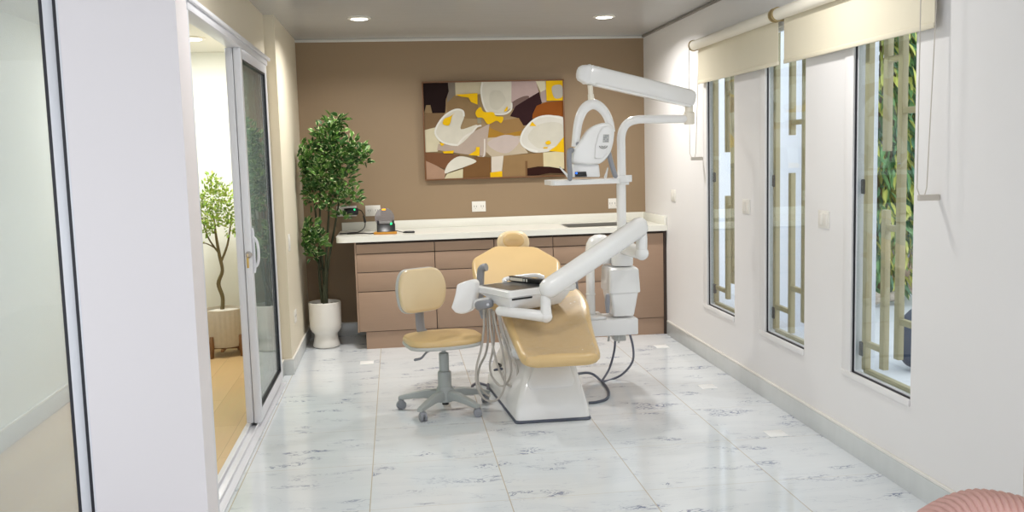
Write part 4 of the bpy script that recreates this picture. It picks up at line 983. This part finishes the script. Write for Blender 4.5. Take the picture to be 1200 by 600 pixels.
top = obj('table_top', b, M['white'], t)
b = new(); loft(b, [[tp(*p, .722) for p in rounded([(.035, .035), (LL - .03, .035), (LL - .03, LR - .03), (.035, LR - .03)], .02)], [tp(*p, .7285) for p in rounded([(.030, .030), (LL - .025, .030), (LL - .025, LR - .025), (.030, LR - .025)], .02)]]); obj('steel_tray', b, M['dark_metal'], top)
b = new(); tube(b, [tp(LL - .02, LR * .42, .727), tp(LL + .003, LR * .46, .742), tp(LL + .003, LR * .75, .746), tp(LL + .003, LR * .93, .742), tp(LL - .03, LR, .727)], .014, 12, smooth=5); obj('grab_rail', b, M['white'], top)
b = new(); loft(b, [[tp(*p, .604) for p in rounded([(.055, .04), (.11, .04), (.11, .36), (.055, .36)], .01)], [tp(*p, .615) for p in rounded([(.04, .03), (.14, .03), (.14, .40), (.04, .40)], .01)], [tp(*p, .66) for p in rounded([(.012, .012), (.22, .012), (.22, .43), (.012, .43)], .012)], [tp(*p, .690) for p in rounded([(.004, .006), (.33, .006), (.33, .45), (.004, .45)], .012)]]); ub = obj('underbody', b, M['white_mat'], t)
sl = [tp(.004, .02, .684), tp(.004, .16, .684), tp(.006, .16, .674), tp(.006, .02, .674)]
b = new(); prism(b, [p - uL * .004 for p in sl], uL * .02); obj('slot', b, M['black'], ub)
b = new(); hpn = [(535, 333.5), (545, 329.5), (553, 328), (556.5, 331.5), (556.5, 344), (553, 362), (547, 367), (540, 368.5), (533, 367), (528, 361), (530.5, 354), (533, 345)]
prism(b, [at(x, y, 5.42) for x, y in hpn], (.035, .06, 0), .010, seg=3); obj('side_handle', b, M['white'], t)
b = new(); beam(b, at(552, 357, 5.46), tp(.22, .05, .655), .05, .05, .045, .05, .3); obj('holder_bracket', b, M['white_mat'], t)
b = new(); beam(b, at(562, 358, 5.40), at(573, 356, 5.36), .055, .06, .05, .06, .3); lathe(b, [(0, .008), (.008, .008), (.008, 0), (0, 0)], at(571.5, 356.5, 5.325), 12, 1, rot=Matrix.Rotation(PI / 2, 3, 'X')); obj('holder', b, [M['grey'], M['chrome']], t)
hoses = [[(567, 362, 5.40), (567, 385, 5.40), (564, 408, 5.38), (558.5, 430, 5.36), (559, 452, 5.34), (567, 467, 5.33), (579, 470, 5.32), (589, 460, 5.32), (592, 440, 5.32), (589, 412, 5.34), (582, 385, 5.36), (578, 364, 5.37)],
         [(573, 362, 5.38), (576, 395, 5.37), (582, 425, 5.36), (592, 447, 5.35), (601, 452, 5.34), (606.5, 440, 5.33), (604, 424, 5.33), (595, 403, 5.34), (588, 382, 5.35), (585, 365, 5.36)],
         [(570, 362, 5.42), (572, 395, 5.43), (569, 415, 5.44), (562, 430, 5.45), (560, 446, 5.44), (566, 458, 5.42), (574, 465, 5.41)],
         [(580, 364, 5.33), (583, 395, 5.33), (577, 420, 5.33), (578, 440, 5.34), (584, 455, 5.36)]]
for hs in hoses[:3] + [[(576, 362, 5.39), (579, 392, 5.40), (577, 412, 5.41), (574, 428, 5.42), (577, 442, 5.42), (586, 452, 5.40), (594, 449, 5.38), (599, 436, 5.36), (597, 418, 5.36), (590, 396, 5.36), (583, 366, 5.37)]]:
    obj('hose', tube(new(), [at(*p) for p in hs], .0068, 10, smooth=7), M['grey_hose'], t)
# tool lying on the tray
p = onz(598.5, 326, .7445); q = onz(641, 331, .7445); d = (q - p).normalized()
t = thing('curing_light', 'slim black and ivory handheld tool lying on the steel tray', 'dental tool', V((p.x, p.y, .729)))
obj('body', beam(new(), p, q - d * .05, .032, .034, .028, .032, .2), M['black'], t)
s_ = V((d.y, -d.x, 0)); 
b = new(); box(b, V((-.055, -.0185, -.009)), V((.055, -.0165, .009)), .0, 0); 
R3 = Matrix((d, -s_ * -1 if False else V((-d.y, d.x, 0)), V((0, 0, 1)))).transposed()
for v in b.verts: v.co = (p + d * .07) + R3 @ v.co
obj('ivory_grip', b, M['cream'], t)
b = new()
for x0 in (.138, .160): 
    bb = new(); box(bb, V((x0 - .006, -.0180, -.008)), V((x0 + .006, -.0160, .008)))
    for v in bb.verts: v.co = p + R3 @ v.co
    merge(b, bb)
obj('button', b, M['plate'], t)
obj('probe', tube(new(), [q - d * .04, q + V((0, 0, -.004)), q + d * .07 + V((0, 0, -.006))], [.010, .006, .003], 10), M['black'], t)

# ================================================================ PINK CORDUROY CHAIR at the near right
pcx, pcy = 1.215, 1.50
t = thing('armchair', 'dusty pink ribbed corduroy armchair back at bottom right corner', 'armchair', (pcx, pcy, 0))
b = new(); rings = []; NA = 320; Ro, Ri = .36, .26
for i in range(NA + 1):
    a = math.radians(-35 + 250 * i / NA); rib = .0035 * (abs(math.sin(i * PI / 4)) ** .6)
    off = (a - PI / 2); zt = .752 - .11 * abs(off) ** 1.6; d = V((math.cos(a), math.sin(a), 0)); ring = []
    for (rd, z) in ((Ro - .02, .12), (Ro, .20), (Ro, zt - .05), (Ro - .008, zt - .022), (Ro - .028, zt - .005), ((Ro + Ri) / 2, zt), (Ri + .028, zt - .005), (Ri + .008, zt - .022), (Ri, zt - .05), (Ri, .12)):
        e = rib if rd > (Ro + Ri) / 2 else -rib
        ring.append(V((pcx, pcy, 0)) + d * (rd + (0 if z < .15 else e)) + V((0, 0, z + (rib if z > zt - .03 else 0))))
    rings.append(ring)
loft(b, rings); obj('backrest', b, M['pink'], t)
b = new(); so = [(.25 * math.cos(2 * PI * q / 40), .25 * math.sin(2 * PI * q / 40)) for q in range(40)]
cushion(b, so, .26, .05, .02, lambda u, v, w: V((pcx + u, pcy + v, .14 + w))); obj('seat', b, M['pink'], t)
for q in range(4):
    a = PI / 4 + q * PI / 2; c = V((pcx + .24 * math.cos(a), pcy + .24 * math.sin(a), 0)); obj('leg', tube(new(), [c, c + V((0, 0, .16))], [.012, .02], 12), M['timber'], t)

# ================================================================ small white squares stuck on the floor tiles
for (x, y), lb in zip(((-.26, 6.875), (1.973, 6.889), (1.909, 5.63), (1.931, 4.602)), ('small white sticker on floor tile in front of the left cabinet', 'small white sticker on floor tile at the right end of cabinets', 'small white sticker on floor tile level with the middle windows', 'small white sticker on floor tile level with the nearest window')):
    tag(obj('floor_sticker', B1((x - .05, y - .055, .0003), (x + .05, y + .055, .002), .0005), M['sticker'], loc=(x, y, 0)), lb, 'sticker', 'white stickers on the floor')

# ================================================================ DAYLIGHT
w = bpy.data.worlds.new('sky'); sc.world = w; w.use_nodes = True
bg = w.node_tree.nodes['Background']; bg.inputs['Color'].default_value = (.91, .95, 1.0, 1); bg.inputs['Strength'].default_value = 1.98
for o in bpy.data.objects:
    if '_base' in o.keys(): del o['_base']
